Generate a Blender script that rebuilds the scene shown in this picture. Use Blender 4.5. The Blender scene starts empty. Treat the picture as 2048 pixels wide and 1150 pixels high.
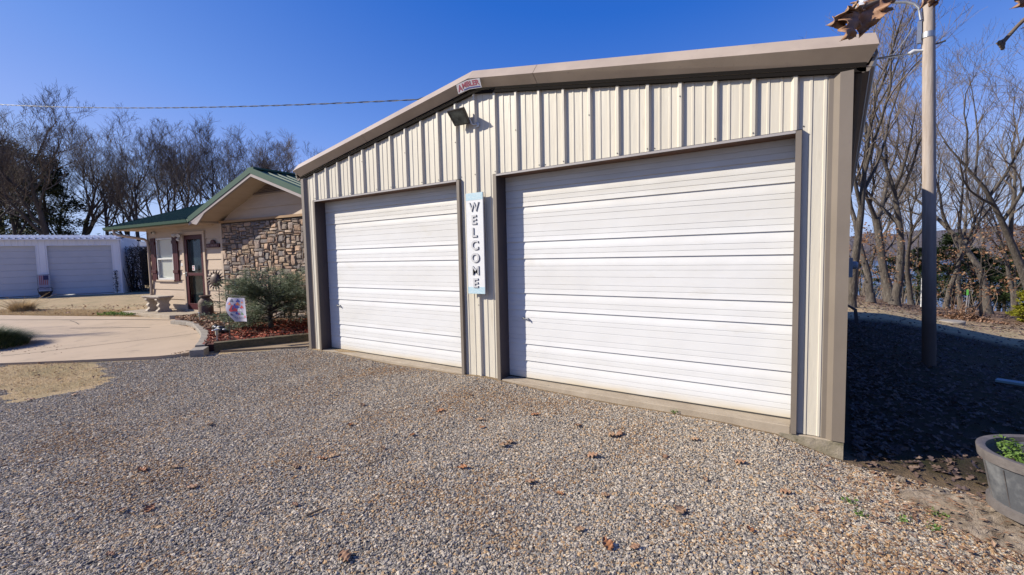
import bpy, math, random
import numpy as np
from mathutils import Matrix, Vector, noise
random.seed(7)
R = math.radians
sc = bpy.context.scene
col = sc.collection
# ------------------------------------------------------------------ camera
FPX = 944.88
CAM = Vector((7.0272, -4.5838, 1.5548))
YAW, PITCH, ROLL = -.6096, -.0677, -.0219
fw = Vector((math.sin(YAW)*math.cos(PITCH), math.cos(YAW)*math.cos(PITCH), math.sin(PITCH)))
r0 = Vector((math.cos(YAW), -math.sin(YAW), 0)); u0 = r0.cross(fw)
rt = math.cos(ROLL)*r0 + math.sin(ROLL)*u0
up = -math.sin(ROLL)*r0 + math.cos(ROLL)*u0
cd = bpy.data.cameras.new('camera'); cam = bpy.data.objects.new('camera', cd); col.objects.link(cam)
cd.sensor_width = 36; cd.lens = FPX/2048*36; cd.clip_start = .05; cd.clip_end = 3000
mw = Matrix.Identity(4)
for i in range(3):
    mw[i][0], mw[i][1], mw[i][2], mw[i][3] = rt[i], up[i], -fw[i], CAM[i]
cam.matrix_world = mw
sc.camera = cam
# ------------------------------------------------------------------ light
SUN = Vector((-1.29, -1.0, 1.02)).normalized()          # towards the sun
elev = math.asin(SUN.z); azim = math.atan2(SUN.x, SUN.y)
w = bpy.data.worlds.new('World'); sc.world = w; w.use_nodes = True
nt = w.node_tree; bg = nt.nodes['Background']
sky = nt.nodes.new('ShaderNodeTexSky'); sky.sky_type = 'NISHITA'; sky.sun_disc = False
sky.sun_elevation = elev; sky.sun_rotation = azim % (2*math.pi)
sky.altitude = 300; sky.air_density = .9; sky.dust_density = .25; sky.ozone_density = 3.5
sep = nt.nodes.new('ShaderNodeSeparateColor'); nt.links.new(sky.outputs[0], sep.inputs[0])
mr_ = nt.nodes.new('ShaderNodeMapRange'); mr_.inputs['From Min'].default_value = 1.0; mr_.inputs['From Max'].default_value = 6.0; nt.links.new(sep.outputs[1], mr_.inputs['Value'])
rp_ = nt.nodes.new('ShaderNodeValToRGB'); nt.links.new(mr_.outputs[0], rp_.inputs[0]); e_ = rp_.color_ramp     # clear winter sky: deep blue overhead, pale blue low down
for q_ in range(4): e_.elements.new(.5)
for q_, (p_, c_) in enumerate(((0, (30, 86, 190)), (.11, (45, 108, 207)), (.36, (112, 155, 236)), (.54, (143, 175, 246)), (.80, (166, 196, 250)), (1, (184, 208, 252)))):
    e_.elements[q_].position = p_; e_.elements[q_].color = tuple(((x_/255+.055)/1.055)**2.4 for x_ in c_)+(1,)
sc_v = nt.nodes.new('ShaderNodeVectorMath'); sc_v.operation = 'SCALE'; sc_v.inputs['Scale'].default_value = 9.6
nt.links.new(rp_.outputs[0], sc_v.inputs[0]); nt.links.new(sc_v.outputs[0], bg.inputs[0])
bg.inputs[1].default_value = .065
sd = bpy.data.lights.new('sun', 'SUN'); sd.energy = 5.0; sd.angle = R(.55); sd.color = (1, .925, .80)
so = bpy.data.objects.new('sun', sd); col.objects.link(so); so.location = (-20, -20, 30)
so.rotation_euler = SUN.to_track_quat('Z', 'Y').to_euler()
sc.view_settings.view_transform = 'Standard'; sc.view_settings.look = 'None'
sc.view_settings.exposure = .65; sc.view_settings.gamma = 1
sc.cycles.max_bounces = 6; sc.cycles.diffuse_bounces = 2; sc.cycles.transparent_max_bounces = 8

# ------------------------------------------------------------------ helpers
def ray(x, y):
    return fw + rt*((x-1024)/FPX) - up*((y-575)/FPX)
def at(x, y, depth):                                    # point at a depth along the view axis
    return CAM + ray(x, y)*depth
def onz(x, y, z):
    d = ray(x, y); return CAM + d*((z-CAM.z)/d.z)
def ony(x, y, yy):
    d = ray(x, y); return CAM + d*((yy-CAM.y)/d.y)
def sm(a, b, x):
    t = min(1, max(0, (x-a)/(b-a))); return t*t*(3-2*t)

class MB:
    def __init__(s, M=None): s.v = []; s.f = []; s.m = []; s.M = M
    def add(s, vs, fs, mi=0, M=None):
        b = len(s.v)
        if M is not None: vs = [M @ Vector(p) for p in vs]
        if s.M is not None: vs = [s.M @ Vector(p) for p in vs]
        s.v.extend(tuple(p) for p in vs)
        s.f.extend(tuple(b+i for i in f) for f in fs); s.m.extend([mi]*len(fs))
    def box(s, x0, x1, y0, y1, z0, z1, mi=0, M=None):
        s.add([(x0,y0,z0),(x1,y0,z0),(x1,y1,z0),(x0,y1,z0),(x0,y0,z1),(x1,y0,z1),(x1,y1,z1),(x0,y1,z1)],
              [(3,2,1,0),(4,5,6,7),(0,1,5,4),(1,2,6,5),(2,3,7,6),(3,0,4,7)], mi, M)
    def sweep(s, A, B, mi=0, cap=True, M=None):          # two matching outlines joined
        n = len(A); fs = [(i, (i+1) % n, n+(i+1) % n, n+i) for i in range(n)]
        if cap: fs += [tuple(range(n-1, -1, -1)), tuple(range(n, 2*n))]
        s.add(list(A)+list(B), fs, mi, M)
    def strip(s, A, B, mi=0, M=None):                    # open ribbon between two polylines
        n = len(A); s.add(list(A)+list(B), [(i, i+1, n+i+1, n+i) for i in range(n-1)], mi, M)
    def tube(s, pts, rs, n=6, mi=0, cap=True, M=None):
        pts = [Vector(p) for p in pts]; k = len(pts)
        if not hasattr(rs, '__len__'): rs = [rs]*k
        vs = []; a = None
        for i in range(k):
            d = (pts[min(i+1, k-1)]-pts[max(i-1, 0)])
            if d.length < 1e-9: d = Vector((0, 0, 1))
            d.normalize()
            if a is None:
                a = d.orthogonal().normalized()
            else:
                a = a - d*a.dot(d)
                a = a.normalized() if a.length > 1e-6 else d.orthogonal().normalized()
            b = d.cross(a)
            for j in range(n):
                t = 2*math.pi*j/n
                vs.append(pts[i] + (a*math.cos(t)+b*math.sin(t))*rs[i])
        fs = [(i*n+j, i*n+(j+1) % n, (i+1)*n+(j+1) % n, (i+1)*n+j) for i in range(k-1) for j in range(n)]
        if cap: fs += [tuple(range(n-1, -1, -1)), tuple((k-1)*n+j for j in range(n))]
        s.add(vs, fs, mi, M)
    def lathe(s, prof, n=24, M=None, mi=0, sx=1, sy=1, cap=True):
        k = len(prof); vs = []
        for r_, z in prof:
            for j in range(n):
                t = 2*math.pi*j/n; vs.append((r_*math.cos(t)*sx, r_*math.sin(t)*sy, z))
        fs = [(i*n+j, i*n+(j+1) % n, (i+1)*n+(j+1) % n, (i+1)*n+j) for i in range(k-1) for j in range(n)]
        if cap and prof[0][0] > 1e-6: fs.append(tuple(range(n-1, -1, -1)))
        if cap and prof[-1][0] > 1e-6: fs.append(tuple((k-1)*n+j for j in range(n)))
        s.add(vs, fs, mi, M)
    def build(s, name, mats, parent=None, loc=None, smooth=None, bev=0, flip=False):
        o0 = Vector(loc) if loc is not None else (Vector(parent['_b']) if parent is not None and '_b' in parent else Vector((0, 0, 0)))
        me = bpy.data.meshes.new(name)
        va = np.array(s.v, dtype=np.float64).reshape(-1, 3) - np.array(o0)
        fl = np.fromiter((len(f) for f in s.f), dtype=np.int32, count=len(s.f))
        idx = np.fromiter((i for f in s.f for i in f), dtype=np.int32)
        me.vertices.add(len(va)); me.vertices.foreach_set('co', va.astype(np.float32).ravel())
        me.loops.add(len(idx)); me.loops.foreach_set('vertex_index', idx)
        me.polygons.add(len(fl)); st = np.concatenate(([0], np.cumsum(fl)[:-1])).astype(np.int32)
        me.polygons.foreach_set('loop_start', st); me.polygons.foreach_set('loop_total', fl)
        me.polygons.foreach_set('material_index', np.array(s.m, dtype=np.int32))
        me.update(calc_edges=True); me.validate()
        if not isinstance(mats, (list, tuple)): mats = [mats]
        for m in mats: me.materials.append(m)
        me.polygons.foreach_set('use_smooth', [smooth is not None]*len(me.polygons))
        if smooth is not None:
            if smooth < 179: me.set_sharp_from_angle(angle=R(smooth))
        o = bpy.data.objects.new(name, me); col.objects.link(o)
        o['_b'] = list(o0)
        if parent is not None: o.parent = parent
        else: o.location = o0
        if bev:
            md = o.modifiers.new('bevel', 'BEVEL'); md.width = bev; md.segments = 2; md.limit_method = 'ANGLE'; md.angle_limit = R(40)
        return o

def tag(o, label, cat, group=None):
    o['label'] = label; o['category'] = cat
    if group: o['group'] = group
    return o
def thing(name, loc, label, cat, group=None):
    o = bpy.data.objects.new(name, None); col.objects.link(o); o.location = loc; o['_b'] = list(loc)
    o.empty_display_size = .2
    return tag(o, label, cat, group)
def struct(o): o['kind'] = 'structure'; return o
def stuff(o, label=None, cat=None):
    o['kind'] = 'stuff'
    if label: o['label'] = label; o['category'] = cat
    return o
def dup(root, loc, rz=0, scale=1, label=None, rot=None):
    r = root.copy(); col.objects.link(r); r.location = loc; r.rotation_euler = rot if rot else (0, 0, rz); r.scale = (scale,)*3
    if label: r['label'] = label
    for ch in list(root.children):
        c = ch.copy(); col.objects.link(c); c.parent = r
        for g in ch.children:
            d = g.copy(); col.objects.link(d); d.parent = c
    return r

# ------------------------------------------------------------------ materials
def N(nt, t, **k):
    n = nt.nodes.new(t)
    for a, b in k.items():
        if a in n.inputs: n.inputs[a].default_value = b
        else: setattr(n, a, b)
    return n
KA = .76                                                # film exposure is +.65, so paints sit a little under their chart values
def C4(c): return (c[0]*KA, c[1]*KA, c[2]*KA, 1)
def pm(name, c, rough=.6, c2=None, sc1=4, lo=.35, hi=.65, stretch=(1, 1, 1), bump=0, bsc=30, bdist=.01, metal=0, spec=.5,
       isl=None, c3=None, sc3=20, lo3=.55, hi3=.7, det=6, trans=0, isl_v=0, ior=None, coat=0):
    m = bpy.data.materials.new(name); m.use_nodes = True; t = m.node_tree; b = t.nodes['Principled BSDF']; L = t.links.new
    b.inputs['Roughness'].default_value = rough; b.inputs['Metallic'].default_value = metal
    b.inputs['Specular IOR Level'].default_value = spec
    b.inputs['Base Color'].default_value = C4(c)
    tc = N(t, 'ShaderNodeTexCoord'); mp = N(t, 'ShaderNodeMapping'); mp.inputs['Scale'].default_value = stretch
    L(tc.outputs['Object'], mp.inputs[0]); cur = None
    if isl:
        g = N(t, 'ShaderNodeNewGeometry'); rp = N(t, 'ShaderNodeValToRGB'); e = rp.color_ramp; e.interpolation = 'CONSTANT' if len(isl) > 2 else 'LINEAR'
        for i in range(len(isl)-2): e.elements.new(.5)
        for i, cc in enumerate(isl): e.elements[i].position = i/len(isl) if len(isl) > 2 else i; e.elements[i].color = C4(cc)
        L(g.outputs['Random Per Island'], rp.inputs[0]); cur = rp.outputs[0]
    def mixin(cur, base, cc, s_, lo_, hi_, det_):
        n = N(t, 'ShaderNodeTexNoise', Scale=s_, Detail=det_, Roughness=.6); L(mp.outputs[0], n.inputs['Vector'])
        r_ = N(t, 'ShaderNodeMapRange'); r_.inputs['From Min'].default_value = lo_; r_.inputs['From Max'].default_value = hi_
        L(n.outputs['Fac'], r_.inputs['Value'])
        x = N(t, 'ShaderNodeMix', data_type='RGBA'); L(r_.outputs[0], x.inputs[0])
        if cur: L(cur, x.inputs[6])
        else: x.inputs[6].default_value = C4(base)
        x.inputs[7].default_value = C4(cc); return x.outputs[2]
    if c2: cur = mixin(cur, c, c2, sc1, lo, hi, det)
    if c3: cur = mixin(cur, c, c3, sc3, lo3, hi3, det)
    if cur: L(cur, b.inputs['Base Color'])
    if bump:
        n = N(t, 'ShaderNodeTexNoise', Scale=bsc, Detail=8, Roughness=.65); L(mp.outputs[0], n.inputs['Vector'])
        bp = N(t, 'ShaderNodeBump', Strength=bump, Distance=bdist); L(n.outputs['Fac'], bp.inputs['Height']); L(bp.outputs[0], b.inputs['Normal'])
    if trans: b.inputs['Transmission Weight'].default_value = trans
    if coat: b.inputs['Coat Weight'].default_value = coat
    return m
def leafmat(name, cols, rough=.6, tr=.25):
    m = pm(name, cols[0], rough, isl=cols, spec=.3); t = m.node_tree; b = t.nodes['Principled BSDF']
    out = [n for n in t.nodes if n.type == 'OUTPUT_MATERIAL'][0]
    tl = N(t, 'ShaderNodeBsdfTranslucent'); mx = N(t, 'ShaderNodeMixShader'); mx.inputs[0].default_value = tr
    t.links.new(b.inputs['Base Color'].links[0].from_socket, tl.inputs[0])
    t.links.new(b.outputs[0], mx.inputs[1]); t.links.new(tl.outputs[0], mx.inputs[2]); t.links.new(mx.outputs[0], out.inputs[0])
    return m

M = {}
M['cream'] = pm('cream_panel', (.72, .665, .55), .38, c2=(.64, .585, .475), sc1=1.5, lo=.4, hi=.75, stretch=(3, 3, .35), c3=(.50, .44, .34), sc3=9, lo3=.6, hi3=.9, bump=.35, bsc=2.2, bdist=.02)
M['rake'] = pm('rake_tan', (.54, .44, .34), .4, c2=(.44, .355, .275), sc1=2, c3=(.33, .26, .22), sc3=30, lo3=.62, hi3=.8, bump=.05, bsc=200)
M['brown'] = pm('brown_trim', (.235, .195, .155), .42, c2=(.20, .165, .13), sc1=3, stretch=(1, 1, .5), c3=(.22, .175, .15), sc3=40, lo3=.58, hi3=.8, bump=.05, bsc=200)
M['jamb'] = pm('dark_jamb', (.085, .062, .06), .45, c2=(.06, .045, .045), sc1=6, stretch=(1, 1, .2))
M['rust'] = pm('soffit_rust', (.20, .085, .035), .6, c2=(.10, .055, .035), sc1=5, stretch=(.6, 3, 1))
M['door'] = pm('door_white', (.80, .80, .79), .33, c2=(.74, .73, .70), sc1=1.3, lo=.45, hi=.8, stretch=(.6, 1, 2), c3=(.66, .62, .52), sc3=2.2, lo3=.62, hi3=.9, bump=.03, bsc=250)
def door_dirt(m):
    t = m.node_tree; b = t.nodes['Principled BSDF']; L = t.links.new; src = b.inputs['Base Color'].links[0].from_socket
    tc = N(t, 'ShaderNodeTexCoord'); sp = N(t, 'ShaderNodeSeparateXYZ'); L(tc.outputs['Object'], sp.inputs[0])
    n = N(t, 'ShaderNodeTexNoise', Scale=3, Detail=6); mp = N(t, 'ShaderNodeMapping'); mp.inputs['Scale'].default_value = (.7, 1, 5); L(tc.outputs['Object'], mp.inputs[0]); L(mp.outputs[0], n.inputs['Vector'])
    for lo, hi, c, amt in ((1.75, 2.75, (.60, .545, .44), .9), (.16, .06, (.62, .50, .30), .8)):
        r_ = N(t, 'ShaderNodeMapRange'); r_.inputs['From Min'].default_value = lo; r_.inputs['From Max'].default_value = hi; L(sp.outputs['Z'], r_.inputs['Value'])
        mu = N(t, 'ShaderNodeMath', operation='MULTIPLY'); L(r_.outputs[0], mu.inputs[0]); L(n.outputs['Fac'], mu.inputs[1])
        m2 = N(t, 'ShaderNodeMath', operation='MULTIPLY'); m2.inputs[1].default_value = amt*1.8; m2.use_clamp = True; L(mu.outputs[0], m2.inputs[0])
        x = N(t, 'ShaderNodeMix', data_type='RGBA'); L(m2.outputs[0], x.inputs[0]); L(src, x.inputs[6]); x.inputs[7].default_value = C4(c); src = x.outputs[2]
    L(src, b.inputs['Base Color'])
    n2 = N(t, 'ShaderNodeTexNoise', Scale=2.2, Detail=2); L(tc.outputs['Object'], n2.inputs['Vector']); bp = N(t, 'ShaderNodeBump', Strength=.5, Distance=.02); L(n2.outputs['Fac'], bp.inputs['Height']); L(bp.outputs[0], b.inputs['Normal'])
door_dirt(M['door'])
M['dark'] = pm('dark_gap', (.02, .018, .018), .8)
M['screw'] = pm('screw_metal', (.09, .08, .07), .5, metal=.5)
M['conc'] = pm('concrete', (.46, .385, .29), .9, c2=(.37, .30, .22), sc1=5, c3=(.22, .19, .15), sc3=13, lo3=.6, hi3=.85, bump=.35, bsc=45, bdist=.006)
M['concdark'] = pm('mossy_concrete', (.33, .28, .21), .95, c2=(.20, .175, .11), sc1=7, c3=(.09, .085, .035), sc3=16, lo3=.55, hi3=.75, bump=.6, bsc=40, bdist=.01)
M['drive'] = pm('driveway_concrete', (.57, .435, .30), .9, c2=(.48, .365, .25), sc1=.9, lo=.3, hi=.7, c3=(.30, .24, .17), sc3=3.2, lo3=.56, hi3=.85, bump=.15, bsc=90, bdist=.004)
M['drive_line'] = pm('line_dark', (.07, .06, .05), .9)
M['walk'] = pm('pebble_walk', (.37, .27, .165), .9, c2=(.25, .18, .11), sc1=70, lo=.4, hi=.6, bump=.5, bsc=90, bdist=.006)
M['siding'] = pm('siding_tan', (.55, .425, .315), .6, c2=(.50, .385, .28), sc1=4, stretch=(.6, .6, 5), bump=.08, bsc=60)
M['fascia'] = pm('fascia_taupe', (.36, .31, .30), .5, c2=(.31, .265, .25), sc1=4)
M['green'] = pm('green_metal', (.040, .100, .070), .6, c2=(.038, .086, .063), sc1=3, spec=.2)
M['maroon'] = pm('maroon_paint', (.075, .011, .016), .5, spec=.2, c2=(.055, .009, .012), sc1=8)
M['whitepaint'] = pm('white_paint', (.70, .70, .68), .45, c2=(.62, .62, .6), sc1=6)
M['shed'] = pm('shed_white', (.98, .98, .99), .4, c2=(.90, .90, .92), sc1=2, stretch=(2, 2, .5))
M['sheddoor'] = pm('shed_door', (.60, .61, .64), .4, c2=(.55, .56, .59), sc1=1.5)
M['blind'] = pm('window_blind', (.88, .87, .80), .5)
M['glass'] = pm('glass_dark', (.010, .011, .012), .12, spec=.25, c2=(.02, .035, .04), sc1=3)
def clearglass():
    m = bpy.data.materials.new('window_glass'); m.use_nodes = True; t = m.node_tree; t.nodes.remove(t.nodes['Principled BSDF'])
    out = [n for n in t.nodes if n.type == 'OUTPUT_MATERIAL'][0]
    g = N(t, 'ShaderNodeBsdfGlossy', Roughness=.02); tr = N(t, 'ShaderNodeBsdfTransparent'); fr = N(t, 'ShaderNodeFresnel', IOR=1.5); mx = N(t, 'ShaderNodeMixShader')
    tr.inputs[0].default_value = (.95, .97, .96, 1)
    mx.inputs[0].default_value = .02; t.links.new(tr.outputs[0], mx.inputs[1]); t.links.new(g.outputs[0], mx.inputs[2]); t.links.new(mx.outputs[0], out.inputs[0]); return m
M['clear'] = clearglass()
M['stonecol'] = pm('stone_veneer', (.3, .22, .16), .85, isl=[(.36, .26, .18), (.20, .175, .155), (.42, .29, .18), (.27, .21, .165), (.46, .30, .195), (.17, .14, .13), (.38, .29, .235), (.33, .215, .15), (.25, .21, .19), (.44, .33, .25)],
                   c2=(.11, .095, .085), sc1=9, lo=.5, hi=.8, bump=.9, bsc=22, bdist=.02)
M['mortar'] = pm('mortar', (.13, .11, .09), .95, bump=.5, bsc=40)
M['timber'] = pm('old_timber', (.13, .095, .052), .9, c2=(.06, .055, .022), sc1=6, stretch=(1, 1, 4), c3=(.19, .14, .085), sc3=14, bump=.6, bsc=18, bdist=.012)
M['block'] = pm('edging_block', (.36, .32, .27), .95, c2=(.27, .24, .20), sc1=10, bump=.5, bsc=60, bdist=.005)
M['mulch'] = leafmat('red_mulch', [(.32, .05, .022), (.46, .10, .05), (.22, .035, .018), (.55, .24, .15), (.38, .07, .03), (.14, .04, .025)], .8, .0)
M['mulchbed'] = pm('mulch_soil', (.10, .03, .02), .95, c2=(.05, .02, .015), sc1=20, bump=.8, bsc=50)
M['bark'] = pm('bark', (.135, .112, .092), .95, c2=(.06, .05, .042), sc1=5, stretch=(2, 2, .5), c3=(.27, .25, .215), sc3=9, lo3=.57, hi3=.72, bump=1, bsc=16, bdist=.04)
M['barkdark'] = pm('bark_dark', (.085, .068, .056), .95, c2=(.05, .04, .035), sc1=5, stretch=(2, 2, .5), c3=(.16, .14, .12), sc3=9, lo3=.6, hi3=.75, bump=1, bsc=16, bdist=.04)
M['twig'] = pm('twigs', (.24, .19, .15), .9, c2=(.15, .118, .092), sc1=1)
M['twigdark'] = pm('twigs_dark', (.17, .13, .098), .9, c2=(.105, .08, .062), sc1=1)
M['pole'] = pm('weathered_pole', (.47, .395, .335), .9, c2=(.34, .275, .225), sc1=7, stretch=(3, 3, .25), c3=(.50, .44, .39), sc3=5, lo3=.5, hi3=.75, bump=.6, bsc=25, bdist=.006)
M['galv'] = pm('galvanised', (.50, .51, .52), .38, metal=.7, c2=(.40, .41, .42), sc1=20)
M['alu'] = pm('light_housing', (.62, .63, .64), .4, metal=.3)
M['black'] = pm('black_plastic', (.02, .02, .022), .5)
M['rustcan'] = pm('milk_can_rust', (.105, .062, .045), .75, c2=(.16, .105, .075), sc1=9, c3=(.05, .03, .025), sc3=22, bump=.3, bsc=50)
M['caststone'] = pm('cast_stone', (.56, .49, .40), .85, c2=(.45, .38, .30), sc1=9, c3=(.27, .22, .17), sc3=25, lo3=.6, hi3=.8, bump=.5, bsc=50, bdist=.004)
M['tub'] = pm('grey_tub', (.085, .09, .10), .62, c2=(.19, .195, .20), sc1=7, lo=.45, hi=.62, c3=(.10, .09, .085), sc3=20, lo3=.6, hi3=.8, bump=.35, bsc=40, bdist=.004)
M['tubrim'] = pm('grey_tub_rim', (.115, .10, .095), .65, c2=(.17, .15, .14), sc1=14, bump=.3, bsc=50)
M['soil'] = pm('soil', (.05, .035, .025), .95, bump=1, bsc=40)
M['stump'] = pm('old_stump', (.37, .30, .235), .95, c2=(.15, .11, .075), sc1=14, c3=(.09, .06, .04), sc3=18, lo3=.56, hi3=.7, bump=1, bsc=22, bdist=.05)
M['oak'] = pm('oak_leaf_brown', (.36, .20, .115), .65, c2=(.26, .135, .07), sc1=20, c3=(.42, .23, .13), sc3=60, bump=.3, bsc=120, bdist=.002)
M['oakb'] = pm('oak_leaf_pale', (.42, .26, .15), .7, c2=(.30, .17, .09), sc1=30)
M['leaf_o'] = leafmat('orange_leaves', [(.30, .15, .075), (.36, .20, .11), (.22, .11, .055), (.42, .26, .15)], .7, .3)
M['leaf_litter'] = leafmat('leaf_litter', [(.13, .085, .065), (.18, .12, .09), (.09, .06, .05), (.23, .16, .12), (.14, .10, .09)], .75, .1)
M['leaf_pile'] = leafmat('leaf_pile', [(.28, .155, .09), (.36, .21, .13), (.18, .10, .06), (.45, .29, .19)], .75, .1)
M['juniper'] = leafmat('juniper_needles', [(.18, .225, .14), (.235, .285, .18), (.13, .17, .105), (.30, .34, .22)], .7, .15)
M['cedar'] = leafmat('cedar_needles', [(.028, .042, .018), (.045, .06, .024), (.02, .03, .014), (.055, .068, .03)], .75, .12)
M['cedargreen'] = leafmat('cedar_green', [(.035, .060, .018), (.06, .09, .028), (.025, .042, .014)], .75, .15)  # greener needles of the lakeside cedars
M['yellow'] = leafmat('yellow_foliage', [(.34, .33, .03), (.45, .42, .05), (.25, .26, .03)], .7, .3)
M['lawn'] = leafmat('green_blades', [(.075, .12, .045), (.11, .16, .06), (.05, .085, .03), (.20, .22, .10)], .55, .25)
M['weed'] = leafmat('weed_leaves', [(.12, .22, .04), (.17, .28, .06), (.09, .16, .03)], .55, .3)
M['tangrass'] = leafmat('tan_grass', [(.62, .44, .23), (.72, .53, .29), (.50, .35, .18), (.58, .45, .27)], .8, .25)
M['yucca'] = leafmat('yucca_leaves', [(.02, .04, .022), (.035, .06, .035), (.015, .03, .018)], .35, .1)
M['ivy'] = leafmat('dry_ivy', [(.12, .045, .03), (.16, .065, .04), (.07, .035, .025)], .7, .1)
M['darkhedge'] = leafmat('dark_hedge', [(.065, .052, .036), (.09, .072, .048), (.045, .038, .028)], .8, .1)
M['wire'] = pm('wire_dark', (.05, .05, .055), .6)
M['cable'] = pm('cable_grey', (.22, .23, .25), .5)
M['flagcloth'] = pm('flag_white', (.42, .39, .47), .8)
M['red'] = pm('flag_red', (.55, .03, .05), .7); M['blue'] = pm('flag_blue', (.04, .06, .30), .7); M['orange'] = pm('flag_orange', (.65, .16, .05), .7)
M['lav'] = pm('flag_lavender', (.25, .14, .42), .7); M['leafg'] = pm('flag_green', (.06, .18, .06), .7); M['ink'] = pm('flag_ink', (.05, .06, .14), .7)
M['faded_red'] = pm('faded_red', (.42, .13, .13), .7); M['navy'] = pm('flag_navy', (.03, .035, .12), .7)
M['ltblue'] = pm('sign_blue', (.38, .58, .68), .7, c2=(.60, .72, .76), sc1=30, stretch=(1, 1, 3))
M['signwhite'] = pm('sign_white', (.80, .80, .80), .5, c2=(.73, .74, .75), sc1=6)
M['signgrey'] = pm('letter_grey', (.56, .56, .57), .6); M['signdark'] = pm('letter_dark', (.26, .26, .27), .6)
M['platewhite'] = pm('plate_white', (.62, .60, .62), .5, c2=(.42, .42, .46), sc1=25, lo=.5, hi=.7)
M['platered'] = pm('plate_red', (.36, .07, .12), .6); M['plateblue'] = pm('plate_blue', (.07, .08, .30), .6)
M['lens'] = pm('lamp_lens', (.20, .22, .19), .12, c2=(.05, .055, .05), sc1=9, spec=.8, metal=.3)
M['bronze'] = pm('lamp_bronze', (.045, .038, .03), .5)
M['petal'] = pm('sunflower_metal', (.075, .05, .04), .55, c2=(.13, .09, .07), sc1=12, metal=.3)
M['pvc'] = pm('white_pvc', (.75, .75, .73), .4); M['greencap'] = pm('green_cap', (.10, .38, .06), .5)
M['solar'] = pm('solar_lamp', (.55, .52, .38), .4); M['terra'] = pm('dark_pot', (.06, .035, .03), .7)
M['greymeter'] = pm('meter_grey', (.33, .35, .38), .5)
M['wood'] = pm('frieze_wood', (.42, .25, .12), .7, c2=(.30, .18, .09), sc1=5, stretch=(.5, 1, 4))
M['tin'] = pm('tin_roof', (.55, .58, .62), .35, metal=.5)
M['stick'] = pm('stick', (.16, .12, .085), .9)

def pole_shade(m):                                        # lower pole darkened: the garage's shade put into the wood colour
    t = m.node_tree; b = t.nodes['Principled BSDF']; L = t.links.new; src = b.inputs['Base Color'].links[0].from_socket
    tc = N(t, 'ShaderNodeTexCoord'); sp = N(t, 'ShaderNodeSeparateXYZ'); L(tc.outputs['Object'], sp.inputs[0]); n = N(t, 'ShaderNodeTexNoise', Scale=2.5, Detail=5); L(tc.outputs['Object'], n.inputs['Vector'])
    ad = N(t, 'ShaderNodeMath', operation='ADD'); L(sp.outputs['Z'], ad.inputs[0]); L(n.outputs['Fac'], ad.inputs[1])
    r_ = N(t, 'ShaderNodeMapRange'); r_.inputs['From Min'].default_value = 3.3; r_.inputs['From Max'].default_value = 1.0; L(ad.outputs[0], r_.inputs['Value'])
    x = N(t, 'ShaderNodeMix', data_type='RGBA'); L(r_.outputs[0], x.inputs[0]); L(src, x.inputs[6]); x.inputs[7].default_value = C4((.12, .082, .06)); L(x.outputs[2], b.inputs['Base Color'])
pole_shade(M['pole'])
# ------------------------------------------------------------------ terrain
def ip(x, xs, ys): return float(np.interp(x, xs, ys))
def h(x, y):
    zf = ip(x, [-12, -2, -.4, .3, 1.7, 3.0, 3.4, 4.2, 6.0, 6.6, 7.07, 8, 12, 30], [.085, .07, .05, .055, .018, .036, .055, .012, -.004, -.03, -.155, -.22, -.5, -1.5])
    zc = ip(x, [-12, -4, 2, 7, 9, 12, 30], [.085, .075, .0, -.07, -.13, -.35, -1.5])
    if y <= 0:
        t = sm(-1.4, -.05, y); z = zc*(1-t)+zf*t
    else:
        side = ip(y, [0, 5, 11, 20, 30, 45, 60, 80, 200], [-.16, -.25, -.37, -.82, -1.3, -2.4, -5, -9.5, -12])
        side += ip(x, [7.5, 8.2, 11, 14, 32], [0, -.03, -.60, -.85, -1.7])*sm(.5, 7, y)
        left = ip(y, [0, 60, 90, 200], [.085, .0, -9, -12])
        wt = sm(1, 7.05, x) if y < 12 else sm(-10, 7.05, x)
        z = left*(1-wt)+side*wt
        z = zf*(1-sm(0, .5, y))+z*sm(0, .5, y)
    if y > 12: z += .05*sm(12, 16, y)*noise.noise((x*.15, y*.15, 0))
    if y < -.3 and x > -1:                                  # shallow wheel tracks leading to the doors
        for xc_, dr_ in ((.9, -.10), (2.3, -.10), (4.5, .05), (5.9, .05)):
            q_ = x-(xc_+dr_*(y+.3)*3+.12*math.sin(y*1.3)); z -= .012*math.exp(-(q_/.2)**2)*sm(-.3, -1, y)-.004*math.exp(-((abs(q_)-.38)/.14)**2)*sm(-.3, -1, y)
    return z + (.012 if x > -1 else .006)*noise.noise((x*.9, y*.9, 3)) + .004*noise.noise((x*3, y*3, 9))
def axis(segs):
    out = []
    for a, b, s_ in segs: out += list(np.arange(a, b, s_))
    return out + [segs[-1][1]]
def grid(xs, ys, name, mats, zf=h, off=0):
    mb = MB(); nx = len(xs); ny = len(ys)
    vs = [(x, y, zf(x, y)+off) for y in ys for x in xs]
    fs = [(j*nx+i, j*nx+i+1, (j+1)*nx+i+1, (j+1)*nx+i) for j in range(ny-1) for i in range(nx-1)]
    mb.add(vs, fs); return mb.build(name, mats, smooth=180)

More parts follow.
